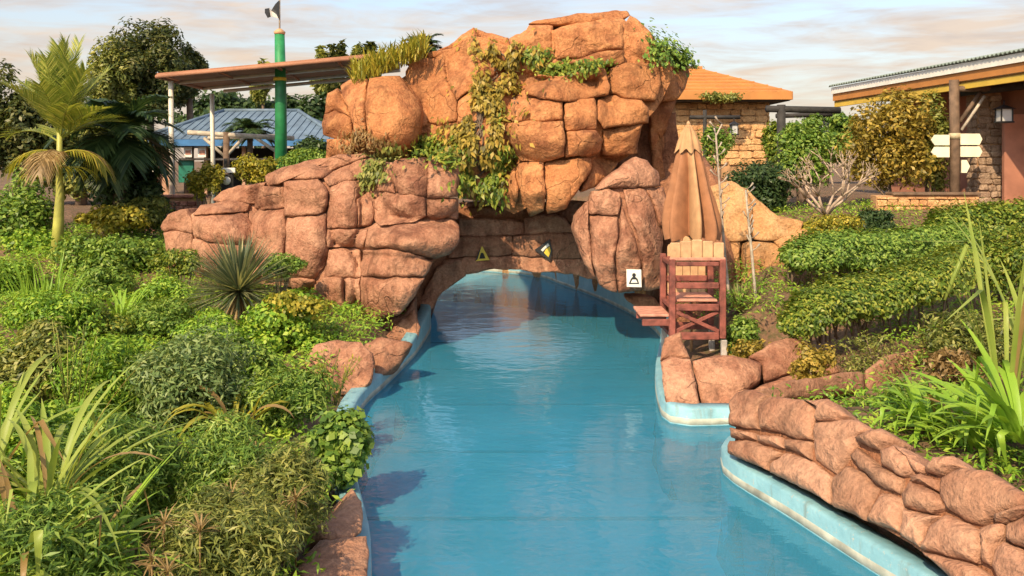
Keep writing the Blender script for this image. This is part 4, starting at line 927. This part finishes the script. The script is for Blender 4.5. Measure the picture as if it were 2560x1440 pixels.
# signpost
Yq = 20.3
sp = empty('signpost', (PX(2388, Yq), Yq, 2.0), 'brown timber post with cream arrow boards before the stone column', 'signpost')
tube('post', [(PX(2387, Yq), Yq, 1.9), B(2387, 360, Yq), B(2385, 200, Yq)], [.115, .11, .105], M_log, sp, 12)
for py in (340, 490): tube('band', [B(2387, py-7, Yq), B(2387, py+7, Yq)], .125, M_band, sp, 12)
tube('strut', [B(2400, 305, Yq), B(2450, 232, Yq)], .05, M_log, sp); tube('strut', [B(2404, 325, Yq-.15), B(2462, 240, Yq-.15)], .035, M_gwood, sp)
tube('beam', [B(2385, 222, Yq), B(2480, 222, Yq)], .07, M_log, sp)
def arrow(p0, p1, py, h_, tipl, mat):
    sg = 1 if p1 > p0 else -1; pts = [(p0, py-h_), (p1-sg*tipl, py-h_), (p1, py), (p1-sg*tipl, py+h_), (p0, py+h_)]
    if sg < 0: pts = pts[::-1]
    plate('arrow_board', pts, Yq-.13, mat, sp, .03)
arrow(2374, 2328, 350, 13, 9, M_cream); arrow(2374, 2328, 380, 13, 9, M_cream); arrow(2402, 2456, 348, 14, 7, M_cream); arrow(2402, 2456, 379, 13, 7, M_cream); arrow(2404, 2425, 416, 16, 8, M_cream)
# low stone wall
lw = empty('low_stone_wall', (PX(2320, 19.6), 19.7, 2.0), 'low sandy stone wall with dark coping behind the hedges', 'stone wall')
lx0, lx1 = PX(2195, 19.6), PX(2450, 19.6)
box('wall_core', ((lx0+lx1)/2, 19.85, 2.15), (lx1-lx0, .34, .72), M_mort, lw); stone_face(lw, Vector((lx0, 19.66, 2.0)), Vector((1, 0, 0)), lx1-lx0, .47, .17, M_st, 14, .04)
box('coping', ((lx0+lx1)/2+.2, 19.85, 2.545), (lx1-lx0-.3, .46, .07), M_log, lw, bev=.02)

# ------------------------------------------------------------------ palms
YP = 17.5
bx, gzb = PX(140, YP), gz(PX(140, YP), YP)
pm = empty('palm_tree', (bx, YP, gzb), 'slender palm with yellow green crownshaft and ringed grey base', 'palm')
M_shaft = simple('crownshaft', (.36, .36, .07), .5, .2, 4, .15); M_gtr = simple('palm_trunk', (.34, .30, .28), .8, .2, 6, .4)
tube('trunk', [(bx, YP, gzb-.1), B(138, 710, YP), B(140, 664, YP)], [.16, .145, .13], M_gtr, pm, 14)
for py in (672, 684): tube('trunk_ring', [B(140, py+4, YP), B(140, py-4, YP)], .14, simple('ring_scar', (.62, .58, .52), .8, .1, 5, .2) if py == 672 else M_dark, pm, 14)
tube('crownshaft', [B(140, 666, YP), B(146, 560, YP), B(150, 480, YP), B(148, 430, YP), B(150, 300, YP)], [.12, .10, .075, .06, .05], M_shaft, pm, 14)
rng = random.Random(3)
L_palm = leafmat('palm_leaf', (.13, .19, .03), (.30, .35, .06), (.55, .52, .13))
for i in range(24):
    a = 2*math.pi*i/24*2.6+rng.uniform(-.3, .3); lvl = i/24
    top = B(150, 300+60*lvl, YP); e0 = R(88-58*lvl+rng.uniform(-6, 6)); e1 = e0-R(8+60*lvl*lvl)
    V, Fs = frond(top, a, (1.6-.35*lvl)*rng.uniform(.88, 1.1), e0, e1, 50, .40, .022, rng, .22, .3); mesh('frond', V, Fs, L_palm, pm)
for i in range(7):
    a = rng.uniform(0, 6.28); V, Fs = frond(B(150, 385, YP), a, 1.1, R(20), R(-75), 20, .4, .03, rng, .9, .1); mesh('dead_frond', V, Fs, L_dry if i % 2 else L_yel, pm)
blades('flower_stalk', [(B(150, 420, YP), rng.uniform(0, 6.28), .9, .03, R(10), R(-80)) for _ in range(40)], L_yel, pm)
def palm(label, px, py, Y, n, ln, mat, seed, e=(70, -30), trunk=.14, ll=.6, lw=.05, droop=.6):
    rng = random.Random(seed); top = B(px, py, Y); g = gz(top.x, top.y); root = empty('palm_tree', (top.x, top.y, g), label, 'palm')
    tube('trunk', [(top.x, top.y, g-.1), (top.x, top.y, (g+top.z)/2), top], [trunk*1.2, trunk, trunk*.9], M_bark, root, 10)
    for i in range(n):
        e0 = R(e[0]+(e[1]-e[0])*i/n); V, Fs = frond(top, i*2.4+rng.uniform(-.2, .2), ln*rng.uniform(.85, 1.1), e0, e0-R(70), 36, ll, lw, rng, droop, .2); mesh('frond', V, Fs, mat, root)
palm('dark green drooping palm just behind the slender palm', 300, 340, 19.5, 26, 1.35, L_dar, 21)
palm('small palm tuft in front of the blue pavilion roof', 625, 330, 29, 18, .9, L_dar, 22, (60, 0), .1, .4, .04)
palm('tiny palm tuft on top of the rock mountain skyline', 1058, 120, 19.2, 12, .45, L_dar, 23, (70, 10), .06, .22, .03)

# ------------------------------------------------------------------ yucca and other rosettes
def yucca(label, px, py, rpx, Y, n, mat, seed, wd=.03, emin=-20, trunk=True, name='yucca'):
    rng = random.Random(seed); c = B(px, py, Y); g = gz(c.x, c.y); root = empty(name, (c.x, c.y, g), label, 'yucca'); r_ = rpx*Y/F; sp_ = []
    for i in range(n):
        a = rng.uniform(0, 6.283); e = math.asin(rng.uniform(math.sin(R(emin)), 1)); sp_.append((c, a, r_*rng.uniform(.85, 1.08), wd, e, e-R(rng.uniform(0, 18))))
    blades('leaves', sp_, mat, root, seg=3)
    if trunk: tube('trunk', [(c.x, c.y, g-.05), c], [.09, .08], M_bark, root); blades('dead_leaves', [(c+Vector((0, 0, -.05)), rng.uniform(0, 6.28), r_*.7, wd, R(-40), R(-85)) for _ in range(60)], L_dry, root, seg=3)
    return root
yucca('spiky grey green yucca ball in front of the rock outcrop', 597, 728, 155, 14.0, 520, L_yuc, 31)
yucca('pale spiky rosette at the foot of the two tall flower stalks', 1845, 775, 75, 14.6, 130, leafmat('aloe_leaf', (.09, .12, .04), (.2, .22, .08), (.5, .46, .2)), 33, .035, 5, False, 'aloe')
for (lst, lb) in (([(1822, 735), (1812, 640), (1800, 480), (1790, 340), (1805, 310)], 'taller pale flower stalk beside the closed umbrella'), ([(1888, 730), (1880, 640), (1870, 540), (1864, 475)], 'shorter dark flower stalk in front of the sandy rock')):
    fs = empty('flower_stalk', B(lst[0][0], lst[0][1]+40, 14.6), lb, 'plant'); mt = M_bark_l if lst[0][0] < 1850 else M_gwood
    tube('stalk', [B(lst[0][0]+3, lst[0][1]+45, 14.6)]+[B(a, b_, 14.6) for a, b_ in lst], [.03, .026, .024, .02, .016, .012][:len(lst)+1], mt, fs, 6)
    pts = catmull(lst, 26, False); tw = []
    for i in range(10, 26):
        p = B(*pts[i], 14.6); a = rnd.uniform(0, 6.28); tw.append(([p, p+Vector((math.cos(a)*.08, math.sin(a)*.08, .05)), p+Vector((math.cos(a)*.14, math.sin(a)*.14, .12))], [.01, .008, .02]))
    tubes('pods', tw, mt, fs, 4)

# ------------------------------------------------------------------ shrubs of the planted bank (left of the water)
bush('shrub', 'wide low dark green shrub between palm trunk and rock outcrop', 290, 575, 690, 330, 17.0, L_mid, 7000, (.09, .045), 41, clumps=40)
bush('shrub', 'yellow flowering shrub behind the low shrub near the palm', 285, 505, 590, 190, 18.5, L_yel, 3000, (.09, .06), 42)
bush('shrub', 'small lime green mound at the foot of the outcrop', 445, 622, 690, 150, 15.6, L_hed, 3000, (.06, .03), 43)
bush('shrub', 'dark green mound tucked against the rock right of the yucca', 705, 632, 700, 120, 15.0, L_mid, 2600, (.06, .035), 44)
bush('shrub', 'tall leafy shrub at the photo edge beside the palm', 20, 400, 740, 240, 19.0, L_mid, 9000, (.13, .06), 45, clumps=46)
bush('shrub', 'dense dark bush under the drooping palm', 330, 380, 600, 230, 20.0, L_dar, 7000, (.12, .06), 46, clumps=40)
bush('shrub', 'round yellow topped green shrub beside the kerb rocks', 722, 735, 895, 235, 13.2, L_bri, 6500, (.075, .05), 47, clumps=34)
P, Nn, cc = crown(B(725, 765, 13.1), (.60, .5, .20), 1200, 22, 48)
leaf_mesh('yellow_tips', P, Nn, .075, .05, 49, L_yel, bpy.data.objects['shrub.006'])
bush('shrub', 'grey green feathery bush in the middle of the planted bank', 480, 800, 1080, 330, 9.4, L_gry, 11000, (.075, .022), 50, clumps=50)
bush('shrub', 'bright green feathery bush at the middle of the planted bank', 270, 830, 1060, 300, 9.8, L_bri, 11000, (.08, .022), 51, clumps=48)
bush('shrub', 'yellow green bush with brown patches at the photo edge', 90, 800, 1060, 300, 9.8, L_oli, 9000, (.08, .03), 52, clumps=48)
bush('shrub', 'low green bush with tiny yellow flowers above the bright bush', 130, 720, 860, 300, 12.6, L_bri, 8000, (.07, .03), 53, clumps=44)
bush('shrub', 'leafy green mounds behind the grey green bush', 400, 740, 870, 240, 13.4, L_mid, 6000, (.07, .03), 54, clumps=34)
bush('shrub', 'low grassy bush between round shrub and water', 720, 905, 1090, 260, 9.4, L_mid, 7000, (.08, .02), 55, clumps=36)
bush('shrub', 'broad leaved dark green shrub hanging over the blue water', 850, 1005, 1230, 195, 8.3, L_mid, 3600, (.075, .06), 56, clumps=26)
bush('shrub', 'olive feathery bush beside the foreground rock edging', 705, 1105, 1380, 260, 6.6, L_oli, 12000, (.075, .014), 57, clumps=60)
bush('shrub', 'green feathery bush below the broken strap leaves', 560, 1045, 1300, 330, 7.1, L_mid, 13000, (.08, .013), 58, clumps=60)
bush('shrub', 'dry brownish green bush at the bottom of the photo', 560, 1215, 1490, 400, 5.9, L_oli, 13000, (.075, .013), 59, clumps=66)
bush('shrub', 'deep green bush behind the long foreground reeds', 290, 1020, 1330, 380, 6.9, L_mid, 13000, (.09, .014), 60, clumps=60)
bush('shrub', 'shadowed green bush in the bottom corner under the reeds', 120, 1220, 1560, 480, 5.5, L_mid, 12000, (.09, .015), 61, clumps=60)
bush('shrub', 'sprawling green bush at the photo edge above the reeds', 20, 980, 1260, 260, 7.4, L_bri, 8000, (.08, .022), 62, clumps=44)
bush('shrub', 'mixed green shrub filling the bed behind the palm base', 110, 560, 730, 260, 18.4, L_bri, 6000, (.10, .05), 63, clumps=40)
bush('shrub', 'pale green leafy bush left of the yucca', 400, 690, 800, 200, 14.6, L_bri, 5000, (.07, .03), 64, clumps=30)
for (px, pt, pb, wd, Y, mt, lb) in ((10, 630, 790, 190, 15.4, L_bri, 'lush green shrub at the photo edge below the palm'), (265, 665, 775, 170, 15.6, L_mid, 'rounded shrub right of the ringed palm base'), (525, 775, 890, 190, 12.8, L_bri, 'fresh green bush between yucca and grey green bush'),
        (215, 755, 880, 230, 12.9, L_hed, 'yellow flowering mound above the bright feathery bush'), (360, 850, 980, 200, 10.9, L_bri, 'light green ferny bush behind the bright feathery bush'), (620, 860, 1000, 200, 11.0, L_mid, 'green bush below the round yellow topped shrub'),
        (30, 880, 1040, 220, 9.9, L_hed, 'lime green bush at the photo edge above the reeds'), (180, 1000, 1180, 260, 8.0, L_bri, 'bright grassy bush behind the long reeds')):
    bush('shrub', lb, px, pt, pb, wd, Y, mt, 7000, (.075, .03), int(px+pt), clumps=36)
bush('shrub', 'loose green shrub at the photo edge behind the sword leaves', 2520, 560, 760, 220, 13.6, L_hed, 7000, (.07, .03), 65, clumps=40)
# dry seed heads through the olive bushes
for k, (px, py, Y) in enumerate([(410, 1310, 6.5), (500, 1330, 6.4), (380, 1400, 6.2), (660, 1270, 7.2), (640, 1130, 7.8), (420, 1430, 6.1), (740, 1250, 7.1), (580, 1240, 7.1)]):
    Y -= .85; c = B(px, py, Y); blades_sp = [(c, rnd.uniform(0, 6.28), rnd.uniform(.10, .17), .010, R(rnd.uniform(-20, 75)), R(rnd.uniform(-60, 10))) for _ in range(26)]
    sd = empty('dry_grass_tuft', (c.x, c.y, c.z-.3), 'straw coloured dry tuft '+['beside the tips of the long reeds', 'second in from the reeds, by the bottom edge', 'lowest, under the drooping reeds', 'in the olive bush beside the rock edging', 'highest, under the yellow broken leaves', 'at the very bottom edge below the reeds', 'nearest the rock edging and water', 'in the middle of the brownish bush'][k], 'grass', 'dry tufts')
    blades('leaves', blades_sp, L_dry, sd, seg=3); tube('stem', [c+Vector((0, 0, -.5)), c], .006, L_dry, sd, 4)
# strap leaved plants
def gpt(px, Y): x = PX(px, Y); return (x, Y, gz(x, Y))
strap_plant('strap_plant', 'bright green strap leaved clump below the yucca', gpt(300, 13.6), 46, .95, .055, L_bri, 71, e0=(45, 88), sp=.2)
strap_plant('strap_plant', 'fine tall grass clump at the palm foot', gpt(110, 14.0), 60, 1.0, .025, L_bri, 72, e0=(65, 89), drop=(5, 50), sp=.5)
strap_plant('strap_plant', 'yellow broken strap leaves above the feathery bush', (B(585, 1060, 8.9)), 20, .75, .065, L_yel, 73, e0=(35, 85), drop=(70, 150), sp=.25, dry=.2)
strap_plant('strap_plant', 'drooping grassy clump beside the yucca', gpt(420, 14.0), 40, .8, .03, L_oli, 74, e0=(50, 85), drop=(60, 130), sp=.2)
strap_plant('reed_plant', 'long pale green reed clump reaching over the bushes', B(120, 1240, 6.0), 36, 1.15, .042, L_blu, 75, e0=(15, 75), drop=(20, 90), sp=.15, dry=.12)
strap_plant('reed_plant', 'arching reed clump with dry leaves at the bottom corner', B(60, 1400, 5.4), 36, .95, .045, L_blu, 76, e0=(10, 70), drop=(30, 120), sp=.15, dry=.22)
strap_plant('reed_plant', 'reed clump at the photo edge with upright pale leaves', B(-30, 1180, 6.4), 18, 1.1, .05, L_blu, 77, e0=(30, 80), drop=(20, 100), sp=.15, dry=.12)
strap_plant('reed_plant', 'low spreading reed clump at the bottom of the photo', B(200, 1420, 5.5), 30, .8, .036, L_bri, 78, e0=(5, 60), drop=(20, 100), sp=.12, dry=.2)
for (px, py, Y, n, lb) in ((830, 960, 10.2, 12, 'wispy flowering stems leaning over the rock ledge'), (170, 900, 9.0, 14, 'thin upright stems among the bright bush')):
    c = B(px, py, Y); w_ = empty('wispy_plant', (c.x, c.y, gz(c.x, c.y)), lb, 'plant'); L = []; P = []
    for i in range(n):
        a = rnd.uniform(0, 6.28); e = c+Vector((math.cos(a)*.25+.1, math.sin(a)*.2, rnd.uniform(.1, .45))); b0 = Vector((c.x+rnd.uniform(-.1, .1), c.y, gz(c.x, c.y))); L.append(([b0, b0.lerp(e, .6)+Vector((0, 0, .06)), e], [.007, .005, .003]))
        for k in range(16): P.append(b0.lerp(e, rnd.uniform(.35, 1.02))+Vector((rnd.uniform(-.05, .05), rnd.uniform(-.05, .05), rnd.uniform(0, .06))))
    tubes('stem', L, L_oli, w_, 4); leaf_mesh('leaves', P, np.random.default_rng(n).normal(size=(len(P), 3))+np.array([0, 0, 1]), .05, .02, n, L_yel if px > 500 else L_bri, w_)

# ------------------------------------------------------------------ shrubs right of the water
hedge('clipped green hedge on bare stems nearest the stone ridge', [(1965, 810, 12.2), (2060, 755, 12.3), (2180, 735, 12.5), (2300, 700, 12.7), (2440, 650, 13)], 72, 46, 26000, L_hed, 81)
hedge('dark clipped hedge behind the front hedge, below the low stone wall', [(1965, 640, 15.2), (2060, 625, 15.3), (2180, 625, 15.6), (2300, 612, 15.8), (2440, 600, 16)], 68, 42, 18000, L_mid, 84, (.075, .035))
hedge('yellow green hedge in front of the stone column', [(2330, 570, 17), (2430, 560, 17), (2600, 545, 17)], 55, 45, 12000, L_hed, 86, (.08, .04))
bush('shrub', 'bright yellow green rounded shrub under the bare branches', 2080, 520, 620, 170, 16.8, L_yel, 5000, (.06, .035), 87)
bush('shrub', 'dark spiky leaved shrub beside the yellow green shrub', 2185, 520, 590, 110, 17.3, L_dar, 2500, (.1, .03), 88)
bush('shrub', 'small yellow leaved shrub on thin stems at the ledge edge', 2040, 850, 980, 130, 11.0, L_brt, 2200, (.06, .035), 89, stem=.012)
bush('shrub', 'thin brownish shrub with bare twigs under the hedge', 2170, 830, 960, 220, 11.6, L_oli, 1500, (.06, .02), 90, stem=.014, kstem=24)
bush('shrub', 'dark shrub just behind the lifeguard chair', 1850, 790, 900, 120, 13.4, L_mid, 3200, (.07, .04), 91)
bush('shrub', 'tan leaved low plant under the dark shrub by the chair', 1880, 850, 920, 150, 12.6, L_brt, 1600, (.06, .03), 92)
bush('shrub', 'shadowed undergrowth behind the strap leaved clumps', 2420, 760, 960, 300, 11.3, L_oli, 5000, (.08, .025), 93, clumps=40)
bush('shrub', 'reddish brown low plant behind the bright strap leaves', 2390, 860, 960, 170, 10.6, L_dry, 1500, (.08, .03), 94)
bush('shrub', 'dark green slope planting under the stone hut', 1900, 400, 540, 220, 20.5, L_dar, 7000, (.10, .05), 95, clumps=40)
bush('shrub', 'low dark ground shrub behind the top of the stone wall', 2190, 990, 1130, 240, 9.9, L_mid, 4500, (.06, .02), 96)
for k, (px, Y, pz, n, ln, wd, lb, kw) in enumerate([
    (2450, 8.5, 1120, 70, .95, .065, 'bright strap leaved clump spilling over the stone wall', dict(e0=(15, 80), drop=(40, 130), dry=.06)),
    (2550, 7.9, 1090, 70, 1.05, .07, 'bright strap leaved clump at the photo edge over the wall', dict(e0=(15, 80), drop=(30, 120), dry=.06)),
    (2350, 9.3, 1060, 50, .8, .05, 'smaller strap leaved clump behind the wall blocks', dict(e0=(15, 75), drop=(40, 130), dry=.1)),
    (2520, 8.4, 1020, 16, 2.1, .055, 'tall upright sword leaves rising past the hedge', dict(e0=(72, 89), drop=(0, 35), dry=.08)),
    (2600, 9.0, 1000, 12, 2.2, .06, 'tall sword leaves at the photo edge', dict(e0=(68, 88), drop=(5, 40)))]):
    strap_plant('strap_plant', lb, B(px, pz, Y), n, ln, wd, L_blu if k > 2 else L_bri, 110+k, sp=.16, **kw)
bush('shrub', 'green shrub along the top of the stone wall', 2300, 960, 1110, 280, 9.7, L_mid, 6500, (.07, .028), 97, clumps=40)
strap_plant('strap_plant', 'strap leaved clump leaning over the middle of the stone wall', B(2310, 1060, 9.0), 44, .8, .055, L_bri, 118, e0=(10, 75), drop=(40, 130), sp=.16, dry=.08)
# broken pale cane
cn = empty('broken_cane', B(2370, 740, 11), 'pale broken cane leaning above the clipped hedge', 'plant'); tube('cane', [B(2362, 750, 11), B(2385, 690, 11), B(2418, 612, 11)], [.018, .03, .03], L_blu, cn, 6)

# bare branched shrub
def branchy(name, label, px, py, Y, seed, size, mat):
    rng = random.Random(seed); c = B(px, py, Y); root = empty(name, (c.x, c.y, gz(c.x, c.y)), label, 'shrub'); L = []
    def grow(p, d, l, r_, dep):
        q = p+d*l; mid = p.lerp(q, .5)+Vector((rng.uniform(-.06, .06), rng.uniform(-.06, .06), .02))*l
        L.append(([p, mid, q], [r_, r_*.85, r_*.7]))
        if dep:
            for _ in range(rng.choice((2, 2, 3))):
                nd = (d+Vector((rng.uniform(-.8, .8), rng.uniform(-.8, .8), rng.uniform(-.1, .6)))).normalized(); grow(q, nd, l*rng.uniform(.6, .8), r_*.68, dep-1)
    for i in range(6):
        a = 2*math.pi*i/6; grow(c, Vector((math.cos(a)*.85, math.sin(a)*.5, .75)).normalized(), size*.38, .034, 4)
    tubes('branch', L, mat, root, 5)
    tips = [l[0][-1] for l in L if l[1][0] < .012]; leaf_mesh('leaves', [tuple(p) for p in tips], [(0, 0, 1)]*len(tips), .07, .03, seed, L_brt, root)
branchy('bare_shrub', 'pale leafless branching shrub between hedges and the yellow creeper', 2065, 540, 17.2, 121, 1.35, simple('frangipani_bark', (.40, .30, .22), .8, .25, 8, .3))

# ------------------------------------------------------------------ plants growing on the mountain
def vine(name, label, poly_pts, n, mat, seed, leaf, off=(.02, .22), droop=True, stems_=6, gate=-1):
    rng = random.Random(seed); P = []; Nn = []; D = []
    for (px, py, rx, ry, k) in poly_pts:
        for _ in range(k):
            a = rng.gauss(0, .5); b_ = rng.gauss(0, .5)
            if noise.noise(((px+a*rx)*.028, (py+b_*ry)*.02, seed*1.3)) < gate: continue
            l, n_ = hit(px+a*rx, py+b_*ry)
            if l is None or l.y > 21: continue
            q = l+n_*rng.uniform(*off); P.append(q); Nn.append(n_+Vector((rng.uniform(-.6, .6), rng.uniform(-.3, .3), rng.uniform(0, .8)))); D.append((rng.uniform(-.6, .6), 0, -1 if droop else 1))
    c = sum(P, Vector())/len(P); root = empty(name, c, label, 'creeper'); leaf_mesh('foliage', P, Nn, leaf[0], leaf[1], seed, mat, root, D)
    if stems_:
        S_ = []
        for _ in range(stems_):
            x = rng.choice(poly_pts); y = rng.choice(poly_pts); pts = []
            for t_ in np.linspace(0, 1, 9):
                l, n_ = hit(x[0]+(y[0]-x[0])*t_+rng.uniform(-8, 8), x[1]+(y[1]-x[1])*t_)
                if l is not None and l.y < 21: pts.append(l+n_*.03)
            if len(pts) > 3: S_.append((pts, [.014]*len(pts)))
        for a_, r_ in S_: tube('stem', a_, r_, M_bark, root, 4)
    return root
vine('creeper', 'large yellow creeper cascading down the middle of the rock mountain', [(1240, 120, 60, 40, 700), (1280, 160, 70, 40, 500), (1240, 180, 70, 50, 500), (1225, 235, 70, 50, 600), (1200, 280, 70, 50, 700), (1290, 260, 50, 40, 300), (1185, 330, 75, 50, 700), (1180, 380, 80, 50, 600), (1205, 430, 70, 60, 600)], 0, L_brt, 131, (.13, .06), (.02, .2), stems_=26, gate=.02)
vine('creeper', 'green hanging growth below the yellow creeper on the mountain', [(1185, 450, 60, 50, 400), (1250, 400, 40, 80, 400), (1230, 470, 40, 40, 200), (1265, 330, 30, 60, 200)], 0, L_hed, 132, (.12, .05), (.02, .2), gate=0)
vine('creeper', 'low green tufts on the ledge beside the creeper', [(1090, 375, 60, 25, 400), (1130, 400, 50, 30, 300), (1045, 385, 30, 20, 150)], 0, L_hed, 133, (.12, .05), (.02, .22), False, 0)
vine('creeper', 'small trailing growth in the crack above the outcrop', [(950, 420, 30, 40, 250), (920, 445, 20, 30, 150), (965, 395, 40, 20, 150), (985, 370, 30, 20, 100)], 0, L_oli, 134, (.10, .05), (.02, .14))
vine('creeper', 'green plants on the ledge under the summit boulders', [(1400, 180, 60, 14, 400), (1450, 170, 40, 12, 200), (1340, 150, 40, 25, 250), (1490, 165, 40, 12, 150)], 0, L_hed, 135, (.10, .05), (.02, .18), False, 0)
vine('creeper', 'dark green shrub clinging to the summit edge facing the hut', [(1655, 95, 35, 40, 500), (1690, 140, 35, 30, 500), (1640, 130, 30, 50, 250), (1700, 170, 20, 20, 200)], 0, L_mid, 136, (.10, .06), (.02, .35), False)
vine('creeper', 'dry brown growth at the foot of the shaded boulder', [(900, 350, 40, 25, 250), (950, 370, 50, 25, 250), (880, 375, 30, 20, 100)], 0, L_dry, 137, (.10, .03), (.02, .12), False, 0)
gt = empty('grass_clump', B(970, 180, 17.6), 'tall golden green grass growing on the shoulder of the mountain', 'grass'); sp_ = []
rng = random.Random(8)
for i in range(800):
    px = rng.uniform(880, 1065); base = 195-(px-880)*.38+rng.uniform(-18, 14); Y = 17.6+rng.uniform(-.3, .8); sp_.append((B(px, base+8, Y), rng.uniform(0, 6.28), rng.uniform(.25, .5), .035, R(rng.uniform(60, 88)), R(rng.uniform(-20, 60))))
blades('leaves', sp_, L_yel, gt, seg=4)

# ------------------------------------------------------------------ background planting
tree('tree', 'large dark tree rising behind the brown canopy corner', 370, 38, 330, 330, 36, L_tre, 141, 20000, 80, (.19, .09), cr=.22)
tree('tree', 'golden lit conifer shaped tree beside the large dark tree', 270, 80, 340, 150, 34, L_oli, 142, 8000, 40, (.17, .07))
tree('tree', 'small dark tree right of the large tree', 470, 105, 240, 110, 37, L_tre, 143, 6000, 30, (.17, .08))
tree('tree', 'brownish tree at the photo edge behind the palm', 40, 150, 460, 240, 27, L_tre, 144, 13000, 60, (.16, .08))
tree('tree', 'olive tree filling the gap behind the dark palm', 200, 250, 520, 260, 28, L_oli, 145, 8000, 46, (.2, .1))
tree('tree', 'yellow tinged bushy tree next to the blue pavilion', 330, 300, 500, 160, 30, L_oli, 146, 5000, 34, (.18, .1))
for k, (px, pt, wd) in enumerate(((806, 108, 55), (846, 96, 60), (893, 84, 50), (930, 95, 45), (655, 142, 70))):
    tree('tree', ['small pointed tree at the canopy end of the far tree line', 'second pointed tree of the far line above the canopy', 'tallest pointed tree of the far line above the canopy', 'pointed far tree nearest the rock mountain', 'low round far tree behind the green mast'][k], px, pt, 260, wd, 44, L_tre if k % 2 else L_oli, 150+k, 2200, 24, (.3, .14), .12, group='far tree line')
tree('tree', 'dark wide trees behind the pavilion roof', 600, 215, 380, 420, 46, L_dar, 156, 8000, 56, (.34, .18))
tree('tree', 'dark tree between mast and rock mountain', 770, 215, 400, 200, 43, L_dar, 157, 5000, 36, (.3, .16))
bush('shrub', 'golden columnar shrub beside the white ground sign', 510, 395, 500, 95, 20.5, L_yel, 3500, (.09, .04), 161)
bush('shrub', 'golden shrub in front of the green mast', 645, 385, 460, 130, 21.4, L_yel, 4000, (.09, .04), 162)
bush('shrub', 'mixed green shrub beside the handrail', 350, 480, 580, 150, 19.5, L_oli, 4000, (.09, .05), 163)
bush('shrub', 'dark shrub with white blooms between mast and mountain', 780, 335, 420, 110, 22.0, L_dar, 2500, (.1, .05), 164)
bush('shrub', 'green shrub showing over the top of the outcrop', 760, 370, 440, 140, 20.5, L_mid, 2500, (.09, .04), 165)
bush('creeper', 'large golden creeper covering the front of the banded eaves building', 2225, 215, 500, 260, 20.8, L_brt, 12000, (.11, .055), 171, cat='creeper', clumps=70, cr=.28)
bush('shrub', 'green bush beneath the dark arbour beam', 2010, 285, 480, 170, 21.5, L_mid, 6000, (.11, .055), 172, clumps=40)
bush('shrub', 'darker leafy bush beside the signpost', 2330, 230, 500, 110, 21.2, L_oli, 5000, (.11, .055), 173, clumps=30)
bush('shrub', 'green climber on the corner of the stone hut', 1932, 290, 420, 45, 28.5, L_hed, 2000, (.14, .07), 174)
bush('shrub', 'leafy sprig shrub behind the umbrella tip', 1790, 290, 420, 90, 21.5, L_mid, 1800, (.1, .05), 175)
bush('shrub', 'small weedy growth under the orange eave', 1800, 228, 256, 110, 28.6, L_oli, 900, (.12, .05), 176, ground=5.2, stem=0)
tree('tree', 'dark trees behind the stone hut and mountain', 1720, 300, 420, 260, 42, L_dar, 177, 5000, 36, (.3, .16))
tree('tree', 'low green trees closing the gap between hut and eaves building', 2060, 260, 420, 220, 38, L_mid, 178, 5000, 36, (.26, .14))

# small yellow flowers, scattered ground cover
fl_ = []; fn = []
for _ in range(260):
    px, py = rnd.uniform(20, 780), rnd.uniform(740, 960); Y = 6207/(py-330)*1.0
    p = B(px, py, max(8.5, min(14, Y))); fl_.append(p); fn.append((rnd.uniform(-.4, .4), -1, rnd.uniform(.2, 1)))
rng = np.random.default_rng(77); P = []; Nn = []
while len(P) < 90000:
    x = rng.uniform(-10, 9); y = rng.uniform(4.5, 21)
    if x > 0 and rng.random() < .55: continue
    if 0 < x < 5 and 9.3 < y < 13.6 and x < 2.3+(y-9.3)*(1.7 if 9.7 < y < 12.2 else .8): continue
    if abs(x) > y*.62+.6 or inside(x, y) or edge_dist(x, y) < .45: continue
    for _ in range(16):
        a, b_ = x+rng.normal()*.12, y+rng.normal()*.12; P.append((a, b_, gz(a, b_)+rng.uniform(0, .2)+-.06+.16*max(0, noise.noise((a*1.3, b_*1.3, 4))))); Nn.append((rng.normal()*.5, rng.normal()*.5-.3, 1))
gc = leaf_mesh('ground_cover', P, Nn,   .085, .024, 78, L_bri, None); tag(gc, 'low mixed green ground cover between the shrubs', 'ground cover', kind='stuff')
S.cycles.max_bounces = 5; S.cycles.diffuse_bounces = 2; S.cycles.transparent_max_bounces = 8
